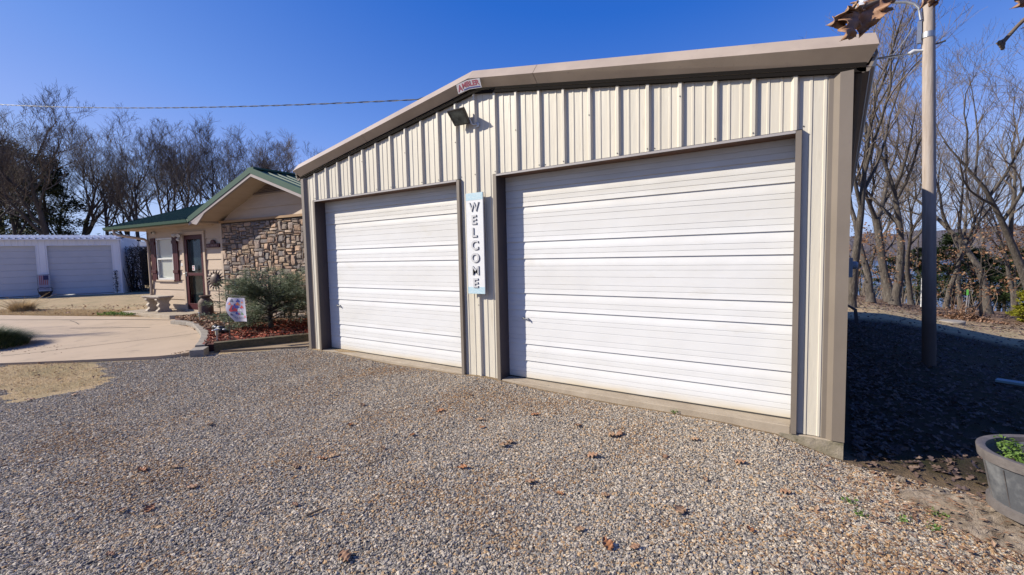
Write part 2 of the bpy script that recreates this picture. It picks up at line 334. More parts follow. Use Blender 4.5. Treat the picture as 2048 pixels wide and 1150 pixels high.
def ground_mat():
    m = bpy.data.materials.new('yard_ground'); m.use_nodes = True; t = m.node_tree; b = t.nodes['Principled BSDF']; L = t.links.new
    b.inputs['Roughness'].default_value = .95; b.inputs['Specular IOR Level'].default_value = .2
    tc = N(t, 'ShaderNodeTexCoord'); sep = N(t, 'ShaderNodeSeparateXYZ'); L(tc.outputs['Object'], sep.inputs[0])
    def nz(s_, lo, hi, det=8):
        n = N(t, 'ShaderNodeTexNoise', Scale=s_, Detail=det, Roughness=.65); L(tc.outputs['Object'], n.inputs['Vector'])
        r_ = N(t, 'ShaderNodeMapRange'); r_.inputs['From Min'].default_value = lo; r_.inputs['From Max'].default_value = hi; L(n.outputs['Fac'], r_.inputs['Value']); return r_.outputs[0]
    def mix(f, a, c):
        x = N(t, 'ShaderNodeMix', data_type='RGBA'); L(f, x.inputs[0])
        for s_, v in ((6, a), (7, c)):
            if isinstance(v, tuple): x.inputs[s_].default_value = C4(v)
            else: L(v, x.inputs[s_])
        return x.outputs[2]
    def mr(src, a, c):
        r_ = N(t, 'ShaderNodeMapRange'); r_.inputs['From Min'].default_value = a; r_.inputs['From Max'].default_value = c; L(src, r_.inputs['Value']); return r_.outputs[0]
    def mul(a, c):
        x = N(t, 'ShaderNodeMath', operation='MULTIPLY'); L(a, x.inputs[0]); L(c, x.inputs[1]); return x.outputs[0]
    grass = mix(nz(14, .3, .7), (.60, .44, .25), (.42, .31, .175))
    grass = mix(nz(1.1, .45, .7), grass, (.33, .28, .145))
    grass = mix(nz(60, .5, .8), grass, (.66, .51, .32))
    litter = mix(nz(9, .35, .65), (.20, .13, .08), (.30, .19, .115))
    litter = mix(nz(40, .55, .75), litter, (.42, .28, .18))
    f = mr(sep.outputs['Y'], 18, 25); base = mix(f, grass, litter)
    shade = mix(nz(5, .4, .62), (.055, .040, .028), (.035, .036, .014))  # dark mossy soil, with the garage's shade put into its colour
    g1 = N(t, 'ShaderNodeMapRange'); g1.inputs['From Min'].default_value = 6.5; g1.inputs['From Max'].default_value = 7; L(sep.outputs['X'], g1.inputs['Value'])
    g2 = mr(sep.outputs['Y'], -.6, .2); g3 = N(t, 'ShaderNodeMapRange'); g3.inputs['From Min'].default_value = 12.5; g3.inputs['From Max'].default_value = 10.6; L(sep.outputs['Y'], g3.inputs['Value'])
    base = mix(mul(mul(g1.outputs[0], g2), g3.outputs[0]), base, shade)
    dirt = mix(nz(20, .4, .6), (.30, .205, .125), (.15, .10, .065))
    g4 = N(t, 'ShaderNodeMapRange'); g4.inputs['From Min'].default_value = .3; g4.inputs['From Max'].default_value = -.2; L(sep.outputs['Y'], g4.inputs['Value'])
    g5 = mr(sep.outputs['X'], -.5, .5); base = mix(mul(g4.outputs[0], g5), base, dirt)
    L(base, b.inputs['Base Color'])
    n = N(t, 'ShaderNodeTexNoise', Scale=35, Detail=10, Roughness=.7); L(tc.outputs['Object'], n.inputs['Vector'])
    bp = N(t, 'ShaderNodeBump', Strength=.9, Distance=.035); L(n.outputs['Fac'], bp.inputs['Height']); L(bp.outputs[0], b.inputs['Normal'])
    return m
M['ground'] = ground_mat()
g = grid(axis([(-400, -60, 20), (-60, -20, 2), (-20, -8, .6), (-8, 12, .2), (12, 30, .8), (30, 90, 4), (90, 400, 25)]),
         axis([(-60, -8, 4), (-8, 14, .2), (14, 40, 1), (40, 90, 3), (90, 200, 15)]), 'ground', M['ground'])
struct(g)
mb = MB(); mb.add([(-900, 50, -7), (1200, 50, -7), (1200, 420, -7), (-900, 420, -7)], [(0, 1, 2, 3)])
struct(mb.build('lake', pm('lake_water', (.10, .14, .20), .25, spec=.8, bump=.3, bsc=.8, bdist=.1)))
# far wooded shore
mb = MB(); xs = list(range(-900, 1300, 8)); rows = []
for k, (y0, f) in enumerate(((380, 0), (400, .35), (440, .75), (500, 1.0), (620, 1.25))):
    rows.append([(x, y0+20*noise.noise((x*.01, k, 0)), -7.5 + f*(18+9*noise.noise((x*.004, 0, 5))+2*noise.noise((x*.05, k, 1))+1.3*noise.noise((x*.2, k, 7)))) for x in xs])
for a, b in zip(rows, rows[1:]): mb.strip(a, b)
struct(mb.build('far_hills', pm('hill_woods', (.135, .115, .12), .95, c2=(.085, .075, .085), sc1=.12, c3=(.19, .165, .16), sc3=.5, lo3=.5, hi3=.7, bump=1, bsc=.5, bdist=2), smooth=180))

# ------------------------------------------------------------------ gravel (pebbles scattered on the bed)
def pebble_mat():
    m = bpy.data.materials.new('pebbles'); m.use_nodes = True; t = m.node_tree; b = t.nodes['Principled BSDF']; L = t.links.new
    b.inputs['Roughness'].default_value = .8; b.inputs['Specular IOR Level'].default_value = .3
    oi = N(t, 'ShaderNodeObjectInfo'); g_ = N(t, 'ShaderNodeNewGeometry')
    def ramp(cols):
        rp = N(t, 'ShaderNodeValToRGB'); e = rp.color_ramp; e.interpolation = 'CONSTANT'
        for i in range(len(cols)-2): e.elements.new(.5)
        for i, c in enumerate(cols): e.elements[i].position = i/len(cols); e.elements[i].color = C4((c[0]*1.03, c[1]*.96, c[2]*.84))
        L(oi.outputs['Random'], rp.inputs[0]); return rp.outputs[0]
    grey = ramp([(.44, .41, .375), (.30, .285, .275), (.53, .49, .44), (.20, .195, .195), (.47, .39, .30), (.36, .345, .33), (.62, .57, .51), (.36, .27, .185), (.33, .31, .29), (.14, .135, .14), (.46, .42, .38), (.50, .35, .21)])
    brown = ramp([(.36, .24, .14), (.30, .29, .28), (.45, .30, .17), (.24, .15, .09), (.42, .38, .33), (.33, .20, .11), (.25, .24, .24), (.48, .36, .24), (.19, .13, .09)])
    n = N(t, 'ShaderNodeTexNoise', Scale=.75, Detail=4); L(g_.outputs['Position'], n.inputs['Vector'])
    r_ = N(t, 'ShaderNodeMapRange'); r_.inputs['From Min'].default_value = .50; r_.inputs['From Max'].default_value = .74; L(n.outputs['Fac'], r_.inputs['Value'])
    # pick: a second random decides which palette
    wn = N(t, 'ShaderNodeTexWhiteNoise', noise_dimensions='1D'); mu = N(t, 'ShaderNodeMath', operation='MULTIPLY'); mu.inputs[1].default_value = 517.3
    L(oi.outputs['Random'], mu.inputs[0]); L(mu.outputs[0], wn.inputs['W'])
    lt = N(t, 'ShaderNodeMath', operation='LESS_THAN'); L(wn.outputs['Value'], lt.inputs[0]); L(r_.outputs[0], lt.inputs[1])
    x = N(t, 'ShaderNodeMix', data_type='RGBA'); L(lt.outputs[0], x.inputs[0]); L(grey, x.inputs[6]); L(brown, x.inputs[7])
    L(x.outputs[2], b.inputs['Base Color']); return m
M['pebble'] = pebble_mat()
M['gravelbed'] = pm('gravel_bed', (.17, .155, .14), .95, c2=(.09, .08, .07), sc1=60, lo=.4, hi=.6, bump=1, bsc=90, bdist=.02)
def in_gravel(x, y):                                     # density 0..1
    d = 1.0
    if y > -.06: d *= sm(.0, -.06, y) if not (x < -.38) else 1
    if x > 7.0:
        k_ = sm(-.4, -1.4, y); d *= 1-sm(7.15+.25*k_, 8.1+.9*k_, x+.35*noise.noise((x*2, y*2, 1)))*.93
        if y > -.2: d *= sm(.25, -.1, y)
    # left boundary: driveway near edge + tan grass patch
    e = DRV_EDGE(x)
    if x < -.6:
        d *= sm(e+.02, e-.08, y)
        px = (x+2.0)/1.9; py = (y+3.0)/1.05; rr = math.hypot((x+1.95+.45*(y+3))/1.75, (y+3.0)/.66)
        d *= sm(.68, 1.25, rr+.35*noise.noise((x*1.8, y*1.8, 4))+.25*noise.noise((x*6, y*6, 4)))
        d *= sm(-7, -5, x)
    return max(0, d)
def DRV_EDGE(x):
    return ip(x, [-9, -3.39, -2.47, -1.77, -1.55, -1.3, -.6, .0], [-7.6, -3.24, -2.45, -1.78, -1.25, -1.0, -.1, .0])
xs = axis([(-9, -5, .25), (-5, 8.6, .1)]); ys = axis([(-9, -5, .25), (-5, .3, .1)])
mb = MB(); nx = len(xs); ny = len(ys); dens = []
for y in ys:
    for x in xs:
        d = in_gravel(x, y); dens.append(d)
        mb.v.append((x, y, h(x, y)+.004+(-.03 if d < .3 else 0)))
for j in range(ny-1):
    for i in range(nx-1): mb.f.append((j*nx+i, j*nx+i+1, (j+1)*nx+i+1, (j+1)*nx+i)); mb.m.append(0)
gv = mb.build('gravel', [M['gravelbed'], M['pebble']], smooth=180)
at_ = gv.data.attributes.new('dens', 'FLOAT', 'POINT'); bst = []
camx, camy = CAM.x, CAM.y
for (x, y, z), d in zip(mb.v, dens):
    dist = math.hypot(x-camx, y-camy); ca = ((x-camx)*fw.x+(y-camy)*fw.y)/max(dist, .01)/math.hypot(fw.x, fw.y)
    vis = 1 if ca > .60 else (.25 if ca > .45 else .06)
    near = 1.0 if dist < 5 else (5/dist)**1.1
    bst.append(d*vis*near if dist > 1.5 else .1*d)
at_.data.foreach_set('value', bst)
def pebble_nodes(obj, dmax):
    ng = bpy.data.node_groups.new('pebble_scatter', 'GeometryNodeTree')
    ng.interface.new_socket('Geometry', in_out='INPUT', socket_type='NodeSocketGeometry'); ng.interface.new_socket('Geometry', in_out='OUTPUT', socket_type='NodeSocketGeometry')
    L = ng.links.new; gi = ng.nodes.new('NodeGroupInput'); go = ng.nodes.new('NodeGroupOutput')
    na = ng.nodes.new('GeometryNodeInputNamedAttribute'); na.data_type = 'FLOAT'; na.inputs['Name'].default_value = 'dens'
    mul = ng.nodes.new('ShaderNodeMath'); mul.operation = 'MULTIPLY'; mul.inputs[1].default_value = dmax; L(na.outputs[0], mul.inputs[0])
    dp = ng.nodes.new('GeometryNodeDistributePointsOnFaces'); L(gi.outputs[0], dp.inputs[0]); L(mul.outputs[0], dp.inputs['Density'])
    gti = ng.nodes.new('GeometryNodeGeometryToInstance')
    for k in range(5):
        ico = ng.nodes.new('GeometryNodeMeshIcoSphere'); ico.inputs['Radius'].default_value = 1; ico.inputs['Subdivisions'].default_value = 2
        tr = ng.nodes.new('GeometryNodeSetPosition'); nz = ng.nodes.new('ShaderNodeTexNoise'); nz.noise_dimensions = '4D'; nz.inputs['W'].default_value = k*7.7; nz.inputs['Scale'].default_value = .9; nz.inputs['Detail'].default_value = 1
        sub = ng.nodes.new('ShaderNodeVectorMath'); sub.operation = 'SUBTRACT'; sub.inputs[1].default_value = (.5, .5, .5); L(nz.outputs['Color'], sub.inputs[0])
        scl = ng.nodes.new('ShaderNodeVectorMath'); scl.operation = 'SCALE'; scl.inputs['Scale'].default_value = 2.2; L(sub.outputs[0], scl.inputs[0])
        L(ico.outputs['Mesh'], tr.inputs['Geometry']); L(scl.outputs[0], tr.inputs['Offset'])
        sm_ = ng.nodes.new('GeometryNodeSetMaterial'); sm_.inputs['Material'].default_value = M['pebble']; L(tr.outputs[0], sm_.inputs[0]); L(sm_.outputs[0], gti.inputs[0])
    # separate instances: each geometry becomes one instance through its own node
    ng.nodes.remove(gti); jn = ng.nodes.new('GeometryNodeJoinGeometry')
    for n_ in [n for n in ng.nodes if n.bl_idname == 'GeometryNodeSetMaterial']:
        gi2 = ng.nodes.new('GeometryNodeGeometryToInstance'); L(n_.outputs[0], gi2.inputs[0]); L(gi2.outputs[0], jn.inputs[0])
    ip_ = ng.nodes.new('GeometryNodeInstanceOnPoints'); L(dp.outputs['Points'], ip_.inputs['Points']); L(jn.outputs[0], ip_.inputs['Instance']); ip_.inputs['Pick Instance'].default_value = True
    ri = ng.nodes.new('FunctionNodeRandomValue'); ri.data_type = 'INT'; ri.inputs[4].default_value = 0; ri.inputs[5].default_value = 4; L(ri.outputs[2], ip_.inputs['Instance Index'])
    rr = ng.nodes.new('FunctionNodeRandomValue'); rr.data_type = 'FLOAT_VECTOR'; rr.inputs[0].default_value = (-.45, -.45, 0); rr.inputs[1].default_value = (.45, .45, 6.28); L(rr.outputs[0], ip_.inputs['Rotation'])
    rs = ng.nodes.new('FunctionNodeRandomValue'); rs.data_type = 'FLOAT_VECTOR'; rs.inputs[0].default_value = (.0038, .0032, .0026); rs.inputs[1].default_value = (.0105, .0080, .0056); rs.inputs['Seed'].default_value = 5
    # a few larger stones
    r2 = ng.nodes.new('FunctionNodeRandomValue'); r2.data_type = 'FLOAT'; r2.inputs[2].default_value = 0; r2.inputs[3].default_value = 1; r2.inputs['Seed'].default_value = 9
    pw = ng.nodes.new('ShaderNodeMath'); pw.operation = 'POWER'; pw.inputs[1].default_value = 5; L(r2.outputs[1], pw.inputs[0])
    ad = ng.nodes.new('ShaderNodeMath'); ad.operation = 'ADD'; ad.inputs[1].default_value = .85; L(pw.outputs[0], ad.inputs[0])
    sv = ng.nodes.new('ShaderNodeVectorMath'); sv.operation = 'SCALE'; L(rs.outputs[0], sv.inputs[0]); L(ad.outputs[0], sv.inputs['Scale']); L(sv.outputs[0], ip_.inputs['Scale'])
    j2 = ng.nodes.new('GeometryNodeJoinGeometry'); L(gi.outputs[0], j2.inputs[0]); L(ip_.outputs[0], j2.inputs[0]); L(j2.outputs[0], go.inputs[0])
    md = obj.modifiers.new('pebbles', 'NODES'); md.node_group = ng
pebble_nodes(gv, 10500)
stuff(gv, 'grey and brown crushed gravel in front of the metal garage', 'gravel')

# ------------------------------------------------------------------ driveway, walk
DR = [(-5.9, .06), (-4.94, 0), (-3.97, -.19), (-3.12, -.455), (-2.31, -.836), (-1.69, -1.2), (-1.62, -1.5), (-1.77, -1.78), (-2.47, -2.45), (-3.39, -3.24), (-5.5, -5.1), (-9, -7.6), (-16, -9), (-17, -3.0), (-13.78, -1.8), (-11.85, -1.03), (-9.98, -.31), (-8.6, .2), (-8.3, .55), (-6.0, .75)]
mb = MB(); import bmesh
def polysheet(name, poly, zfun, mat, th=.05, step=.4, off=.0):
    bm = bmesh.new(); vs = [bm.verts.new((x, y, 0)) for x, y in poly]; bm.faces.new(vs)
    x0 = min(p[0] for p in poly); x1 = max(p[0] for p in poly); y0 = min(p[1] for p in poly); y1 = max(p[1] for p in poly)
    for a in np.arange(x0+step, x1, step): bmesh.ops.bisect_plane(bm, geom=bm.verts[:]+bm.edges[:]+bm.faces[:], plane_co=(a, 0, 0), plane_no=(1, 0, 0))
    for a in np.arange(y0+step, y1, step): bmesh.ops.bisect_plane(bm, geom=bm.verts[:]+bm.edges[:]+bm.faces[:], plane_co=(0, a, 0), plane_no=(0, 1, 0))
    be = [e for e in bm.edges if len(e.link_faces) == 1]
    ex = bmesh.ops.extrude_edge_only(bm, edges=be)['geom']; low = {v for v in ex if isinstance(v, bmesh.types.BMVert)}
    for v in bm.verts: v.co.z = zfun(v.co.x, v.co.y)+off-(th if v in low else 0)
    bmesh.ops.recalc_face_normals(bm, faces=bm.faces[:])
    if sum(f.normal.z for f in bm.faces) < 0: bmesh.ops.reverse_faces(bm, faces=bm.faces[:])
    me = bpy.data.meshes.new(name); bm.to_mesh(me); bm.free(); me.materials.append(mat)
    o = bpy.data.objects.new(name, me); col.objects.link(o); return o
hd = lambda x, y: .098 + .006*noise.noise((x*.3, y*.3, 2))
dv = polysheet('driveway', DR, hd, M['drive'], .16, 1.0); struct(dv)
def ribbon(name, pts, wd, zf, mat, th=.0):
    mb = MB(); A = []; B = []
    for i, p in enumerate(pts):
        d = Vector(pts[min(i+1, len(pts)-1)])-Vector(pts[max(i-1, 0)]); d = Vector((d.x, d.y, 0)).normalized(); n_ = Vector((-d.y, d.x, 0))*wd/2
        A.append((p[0]-n_.x, p[1]-n_.y, zf(p[0]-n_.x, p[1]-n_.y)+.004)); B.append((p[0]+n_.x, p[1]+n_.y, zf(p[0]+n_.x, p[1]+n_.y)+.004))
    mb.strip(A, B); return mb.build(name, mat)
def pxline(pts, z, n=14):
    ps = [onz(x, y, z) for x, y in pts]; out = []
    for a, b in zip(ps, ps[1:]):
        for i in range(n): out.append(a.lerp(b, i/n))
    out.append(ps[-1]); return [(p.x, p.y) for p in out]
for pts, wd in ((((2, 714), (60, 708), (150, 697), (260, 684), (340, 675), (402, 667)), .018), (((0, 640.5), (150, 640.5), (250, 640), (340, 641)), .06), (((140, 657.5), (200, 657), (240, 656.5), (300, 656)), .03), (((140, 642), (152, 646), (158, 650)), .02)):
    struct(ribbon('driveway_line', pxline(pts, .085), wd, hd, M['drive_line']))  # thin dark lines on the drive, control joints among them
wk = polysheet('garden_path', [(-1.42, -1.0), (-.45, -.02), (-.4, 1.2), (-.55, 1.2), (-1.15, .3), (-1.5, -.75)], lambda x, y: .085, M['walk'], .1, .5); struct(wk)

# ------------------------------------------------------------------ metal garage
P = .3048
XL, XR, LEN = -.376, 7.07, 10.4
XC = (XL+XR)/2
def zt(x): return 3.515-abs(x-XC)/6
gar = thing('metal_garage', (XC, LEN/2, 0), 'cream ribbed metal garage with brown trim and two white overhead doors facing the gravel', 'garage')
GRD = [(-.025, 3.04), (3.66, 6.70)]; DH = 2.495
def ribprof(x0, x1):                                     # (x, depth) across the ribbed panel
    pts = []; k = math.floor(x0/P)-1
    prof = [(0, .032), (.016, 0), (.081, 0), (.086, .006), (.103, .006), (.108, 0), (.178, 0), (.183, .006), (.200, .006), (.206, 0), (.258, 0), (.279, .032)]
    while k*P < x1+P:
        for dx, d in prof:
            x = k*P+dx
            if x0 < x < x1: pts.append((x, d))
        k += 1
    def dep(x):
        u_ = (x/P-math.floor(x/P))*P; q = prof+[(P, .032)]
        return float(np.interp(u_, [a for a, _ in q], [b for _, b in q]))
    return [(x0, dep(x0))]+pts+[(x1, dep(x1))]
mb = MB()
cuts = [XL+.05, GRD[0][0], GRD[0][1], GRD[1][0], GRD[1][1], XR-.05]
for a, b in zip(cuts, cuts[1:]):
    over = any(abs(a-d0) < 1e-6 for d0, _ in GRD)
    pr = ribprof(a, b); 
    if a < XC < b: pr = sorted(pr+[(XC, .0)]) if False else pr
    mb.strip([(x, -d, DH if over else -.0) for x, d in pr], [(x, -d, zt(x)+.012) for x, d in pr])
for k in range(-1, 24):                                   # screws above the header, mid wall and at the base
    x = k*P+.045
    for xx, zz, ok in ((x-.06, 2.55, k % 3 != 1), (x, 2.55, k % 4 == 2), (k*P-.014, 2.98, k % 3 == 1), (k*P-.014, .95, 3.1 < x < 3.6), (x+.1, .035, 3.1 < x < 3.6 or x < -.1), (k*P-.014, 2.0, 3.1 < x < 3.6)):
        if ok and XL+.1 < xx < XR-.2 and (zz > 2.5 or not any(d0-.03 < xx < d1+.04 for d0, d1 in GRD)) and zz < zt(xx)-.1:
            d = .033 if abs((xx/P) % 1 - .955) < .03 else .001
            mb.lathe([(.0058, 0), (.0058, .004), (.0, .006)], 6, Matrix.Translation((xx, -d, zz)) @ Matrix.Rotation(R(90), 4, 'X'), 1)
wf = mb.build('front_wall', [M['cream'], M['screw']], gar)
mb = MB()
for X, s_ in ((XR, 1), (XL, -1)):
    pr = ribprof(.0, LEN)
    mb = MB(); X2 = X-s_*.034; mb.strip([(X2+s_*d, y, -.05) for y, d in pr], [(X2+s_*d, y, zt(X)+.02) for y, d in pr]); mb.build('side_wall', M['cream'], gar)
mb = MB(); pr = ribprof(XL, XR); mb.strip([(x, LEN+d, -.3) for x, d in pr], [(x, LEN+d, zt(x)+.05) for x, d in pr]); mb.build('back_wall', M['cream'], gar)
mb = MB()
for s_ in (-1, 1):                                        # roof sheets
    pr = ribprof(-.06, LEN+.1); xe = XC+s_*(XC-XL+.13)
    mb.strip([(XC, y, 3.515+.10+d*.8) for y, d in pr], [(xe, y, zt(xe)+.10+d*.8) for y, d in pr])
    mb.strip([(XC, y, 3.515+.03) for y in (-.05, LEN+.05)], [(xe, y, zt(xe)+.03) for y in (-.05, LEN+.05)])
mb.box(XC-.15, XC+.15, -.02, LEN+.08, 3.515+.125, 3.515+.135)
mb.build('roof', M['cream'], gar)
# rake trim, left and right slopes: a profiled moulding
def rakeprof(x, hor=0):                                   # (y, z) section at x
    z = zt(x)+.005*max(0, x-XC); return [(-.03, z+.262), (-.040, z+.260), (-.138, z+.142), (-.040, z+.052), (-.02, z+.052)]
xl_e, xr_e = XL-.075, XR+.15
def section(x, k):
    return [(x+dx*k, y, z) for (y, z), dx in zip(rakeprof(x), (-.03, -.02, 0, -.06, -.06))]
for a, b, ka, kb in ((xl_e, 1.35, -1, 0), (1.356, XC, 0, 0), (XC, 4.25, 0, 0), (4.256, xr_e, 0, 1)):
    mb = MB(); n_ = 8
    A = section(a, ka); B = section(b, kb)
    mb.sweep(A, B)
    if a > 1 and b < 5: pass
    mb.build('rake_trim', M['rake'], gar, smooth=20)
mb = MB()                                                 # near-black strip standing in for the shade under the rake
mb.sweep([(XL-.01, -.036, zt(XL)-.005), (XL-.01, -.01, zt(XL)-.005), (XL-.01, -.01, zt(XL)+.065), (XL-.01, -.045, zt(XL)+.065)], [(XC, -.045, 3.51), (XC, -.01, 3.51), (XC, -.01, 3.58), (XC, -.045, 3.58)])
mb.sweep([(XC, -.045, 3.51), (XC, -.01, 3.51), (XC, -.01, 3.58), (XC, -.045, 3.58)], [(XR+.08, -.045, zt(XR+.08)-.005), (XR+.08, -.01, zt(XR+.08)-.005), (XR+.08, -.01, zt(XR+.08)+.065), (XR+.08, -.045, zt(XR+.08)+.065)])
mb.build('shade_strip', pm('strip_shade', (.012, .010, .009), .9, spec=.1), gar)
for a_, b_ in ((XR-.01, XR+.10), (XL-.09, XL+.01)): mb = MB(); mb.box(a_, b_, -.04, LEN, zt(XR+.1)+.035, zt(XR+.1)+.045); mb.build('eave_soffit', M['jamb'], gar)
# eave gutters
def gutter(s_):
    X = XR if s_ > 0 else XL; z = zt(X+s_*.12)
    pr = [(.02, z+.03), (.06, z+.0), (.10, z+.005), (.15, z+.125), (.12, z+.215), (.105, z+.215), (.13, z+.125), (.09, z+.03), (.02, z+.045)]
    mb = MB(); mb.sweep([(X+s_*a, -.045, b) for a, b in pr], [(X+s_*a, LEN+.05, b) for a, b in pr]); return mb.build('gutter', M['brown'], gar)
gutter(1); gutter(-1)
# corner trims
mb = MB(); zc_ = zt(XR)-.005
A = [(6.915, -.004), (6.920, -.009), (6.950, -.009), (6.990, -.046), (7.075, -.046), (7.075, .11), (7.065, .11), (7.065, -.036), (6.994, -.036), (6.954, -.0), (6.915, -.0)]
mb.sweep([(x, y, -.003) for x, y in A], [(x, y, zc_+(.02 if y < 0 else 0)) for x, y in A]); mb.build('corner_trim', M['brown'], gar)
mb = MB(); A = [(-.235, -.002), (-.27, -.004), (-.31, -.046), (-.382, -.046), (-.382, .11), (-.372, .11), (-.372, -.036), (-.31, -.036), (-.27, .002), (-.235, .002)]
mb.sweep([(x, y, .0) for x, y in A], [(x, y, zt(XL)+.0) for x, y in A]); mb.build('corner_trim', M['brown'], gar)
# foundation
mb = MB(); n_ = 60
mb.box(XL, XR, -.032, LEN, -.5, -.006)
for a, b in GRD: mb.box(a+.002, b-.002, -.034, .3, -.1, .058)
for a, b in ((XL+.003, GRD[0][0]), (GRD[0][1], GRD[1][0]), (GRD[1][1], XR-.003)): mb.box(a, b, .012, .3, -.1, .05)
mb.box(XL+.01, XR-.01, .3, LEN-.01, -.1, .055)
mb.build('foundation', M['concdark'] if False else M['conc'], gar, bev=.006)
mb = MB()                                                 # crumbling mossy end of the footing
pts = []
for i in range(13):
    x = 6.62+i*.0375; pts.append(x)
A = [(x, -.045-.012*abs(noise.noise((x*9, 0, 0))), -.012+.008*noise.noise((x*14, 1, 0))) for x in pts]; B = [(x, -.05-.02*abs(noise.noise((x*9, 2, 0))), -.32) for x in pts]
mb.strip(B, A); mb.strip(A, [(x, -.01, -.008) for x in pts]); mb.add([A[-1], B[-1], (7.078, .5, -.32), (7.078, .5, -.012)], [(0, 1, 2, 3)])
mb.build('footing_end', M['concdark'], gar)
# doors
def doorpanel(x0, x1):
    top = DH; pr = []
    offs = [('t', .08), ('t', .134), ('k', .19), ('t', .285), ('t', .339), ('k', .392), ('t', .483), ('t', .531), ('j', .605)]
    z = 2.52; ev = []
    while z > .07:
        for t_, o in offs: ev.append((t_, z-o))
        z -= .6155
    Y = .15; pr = [(Y, top+.03)]
    for t_, z in ev:
        if z < .075 or z > top: continue
        if t_ in 'tj': pr += [(Y, z+.0035), (Y+.004, z+.0015), (Y+.004, z-.0015), (Y, z-.0035)]
        else: pr += [(Y-.002, z+.02), (Y-.004, z+.002), (Y+.010, z-.002), (Y+.010, z-.009), (Y, z-.045)]
    pr.append((Y, .072)); return pr
M['doorseal'] = pm('door_seal', (.05, .045, .04), .8)
for i, (a, b) in enumerate(GRD):
    mb = MB(); pr = doorpanel(a, b)
    mb.strip([(a-.03, y, z) for y, z in pr], [(b+.03, y, z) for y, z in pr])
    mb.add([(a-.03, .15, .072), (b+.03, .15, .072), (b+.03, .2, .072), (a-.03, .2, .072)], [(0, 1, 2, 3)])
    d = mb.build('garage_door', M['door'], gar, smooth=25)
    mb = MB(); mb.box(a-.02, b+.02, .146, .17, .06, .0715); mb.build('door_seal', M['doorseal'], d)
    mb = MB(); hx = a+.26; hz = .79
    mb.lathe([(.013, 0), (.016, .006), (.012, .018), (.0, .02)], 12, Matrix.Translation((hx-.035, .148, hz+.008)) @ Matrix.Rotation(R(90), 4, 'X'))
    mb.tube([(hx-.035, .133, hz+.008), (hx, .125, hz+.002), (hx+.045, .125, hz), (hx+.05, .125, hz-.02), (hx+.052, .148, hz-.02)], .006, 6)
    mb.lathe([(.010, 0), (.012, .02), (.0, .022)], 10, Matrix.Translation((hx+.03, .148, hz+.004)) @ Matrix.Rotation(R(90), 4, 'X'))
    mb.build('lock_handle', M['galv'], d, smooth=40)
    # frame: jamb liners, header soffit, face trims
    mb = MB()
    mb.box(a-.006, a, -.03, .149, .0, DH, 0); mb.box(b, b+.006, -.03, .149, .0, DH, 0)
    mb.box(a-.045, a+.0, -.045, -.031, -.002 if i else .02, DH+.022, 1); mb.box(b, b+.04, -.045, -.031, -.002, DH+.022, 1)
    mb.box(b+.0401, b+.043, -.045, .0, -.002, DH+.018, 1); mb.box(a-.048, a-.0451, -.045, .0, .0, DH+.018, 1)
    mb.box(a+.0002, b-.0002, -.047, -.031, DH+.0, DH+.024, 3)
    mb.add([(a, -.046, DH-.001), (b, -.046, DH-.001), (b, .16, DH-.001), (a, .16, DH-.001)], [(0, 1, 2, 3)], 2)
    mb.add([(a-.05, -.05, DH+.024), (b+.045, -.05, DH+.024), (b+.045, 0, DH+.03), (a-.05, 0, DH+.03)], [(0, 1, 2, 3)], 1)
    mb.build('door_frame', [M['jamb'], M['brown'], M['rust'], pm('header_edge', (.40, .37, .36), .4)], gar)
mb = MB(); mb.box(XL+.1, XR-.1, .35, .36, .056, 3.0); mb.build('inner_liner', M['dark'], gar)   # keeps the interior dark
# downspout and meter on the side wall
mb = MB(); mb.box(7.10, 7.17, 9.9, 9.98, .15, zt(XR)+.01)
mb.sweep([(7.10, 9.9, .15), (7.17, 9.9, .15), (7.17, 9.98, .15), (7.10, 9.98, .15)], [(7.30, 9.9, .0), (7.37, 9.9, .03), (7.37, 9.98, .03), (7.30, 9.98, .0)])
mb.sweep([(7.30, 9.9, .0), (7.37, 9.9, .03), (7.37, 9.98, .03), (7.30, 9.98, .0)], [(7.33, 9.9, -.33), (7.41, 9.9, -.33), (7.41, 9.98, -.33), (7.33, 9.98, -.33)])
mb.build('downspout', M['jamb'], gar)
mb = MB(); mb.box(7.10, 7.22, 7.4, 7.62, .95, 1.35); mb.lathe([(.08, 0), (.08, .06), (.05, .09), (0, .09)], 16, Matrix.Translation((7.22, 7.51, 1.2)) @ Matrix.Rotation(R(90), 4, 'Y')); mb.box(7.11, 7.15, 7.49, 7.53, -.1, .95)
mb.build('meter_box', M['greymeter'], gar, bev=.005)

# ------------------------------------------------------------------ floodlight on the garage wall
fl = thing('flood_light', (3.3, -.2, 3.2), 'black rectangular floodlight tilted down on the cream wall below the gable peak', 'floodlight')
TL, TR_, BR_, BL_ = Vector((3.075, -.21, 3.31)), Vector((3.325, -.21, 3.305)), Vector((3.315, -.085, 3.155)), Vector((3.085, -.085, 3.165))
nrm = (TR_-TL).cross(BL_-TL).normalized(); 
if nrm.y > 0: nrm = -nrm
mb = MB(); c_ = (TL+TR_+BR_+BL_)/4
def quadring(q, s_, off): return [c_+(p-c_)*s_+nrm*off for p in q]
Q = [TL, TR_, BR_, BL_]
mb.sweep(quadring(Q, 1.0, 0), quadring(Q, 1.0, -.03)); mb.sweep(quadring(Q, .96, -.0301), quadring(Q, .5, -.10)); mb.sweep(quadring(Q, .5, -.1001), quadring(Q, .42, -.115))
mb.build('housing', M['bronze'], fl, bev=.004)
mb = MB(); mb.sweep(quadring(Q, .88, .002), quadring(Q, .88, .006)); mb.build('lens', M['lens'], fl)
mb = MB(); A = quadring(Q, 1.03, .008); B = quadring(Q, .89, .008); A2 = quadring(Q, 1.03, -.004); B2 = quadring(Q, .89, -.0)
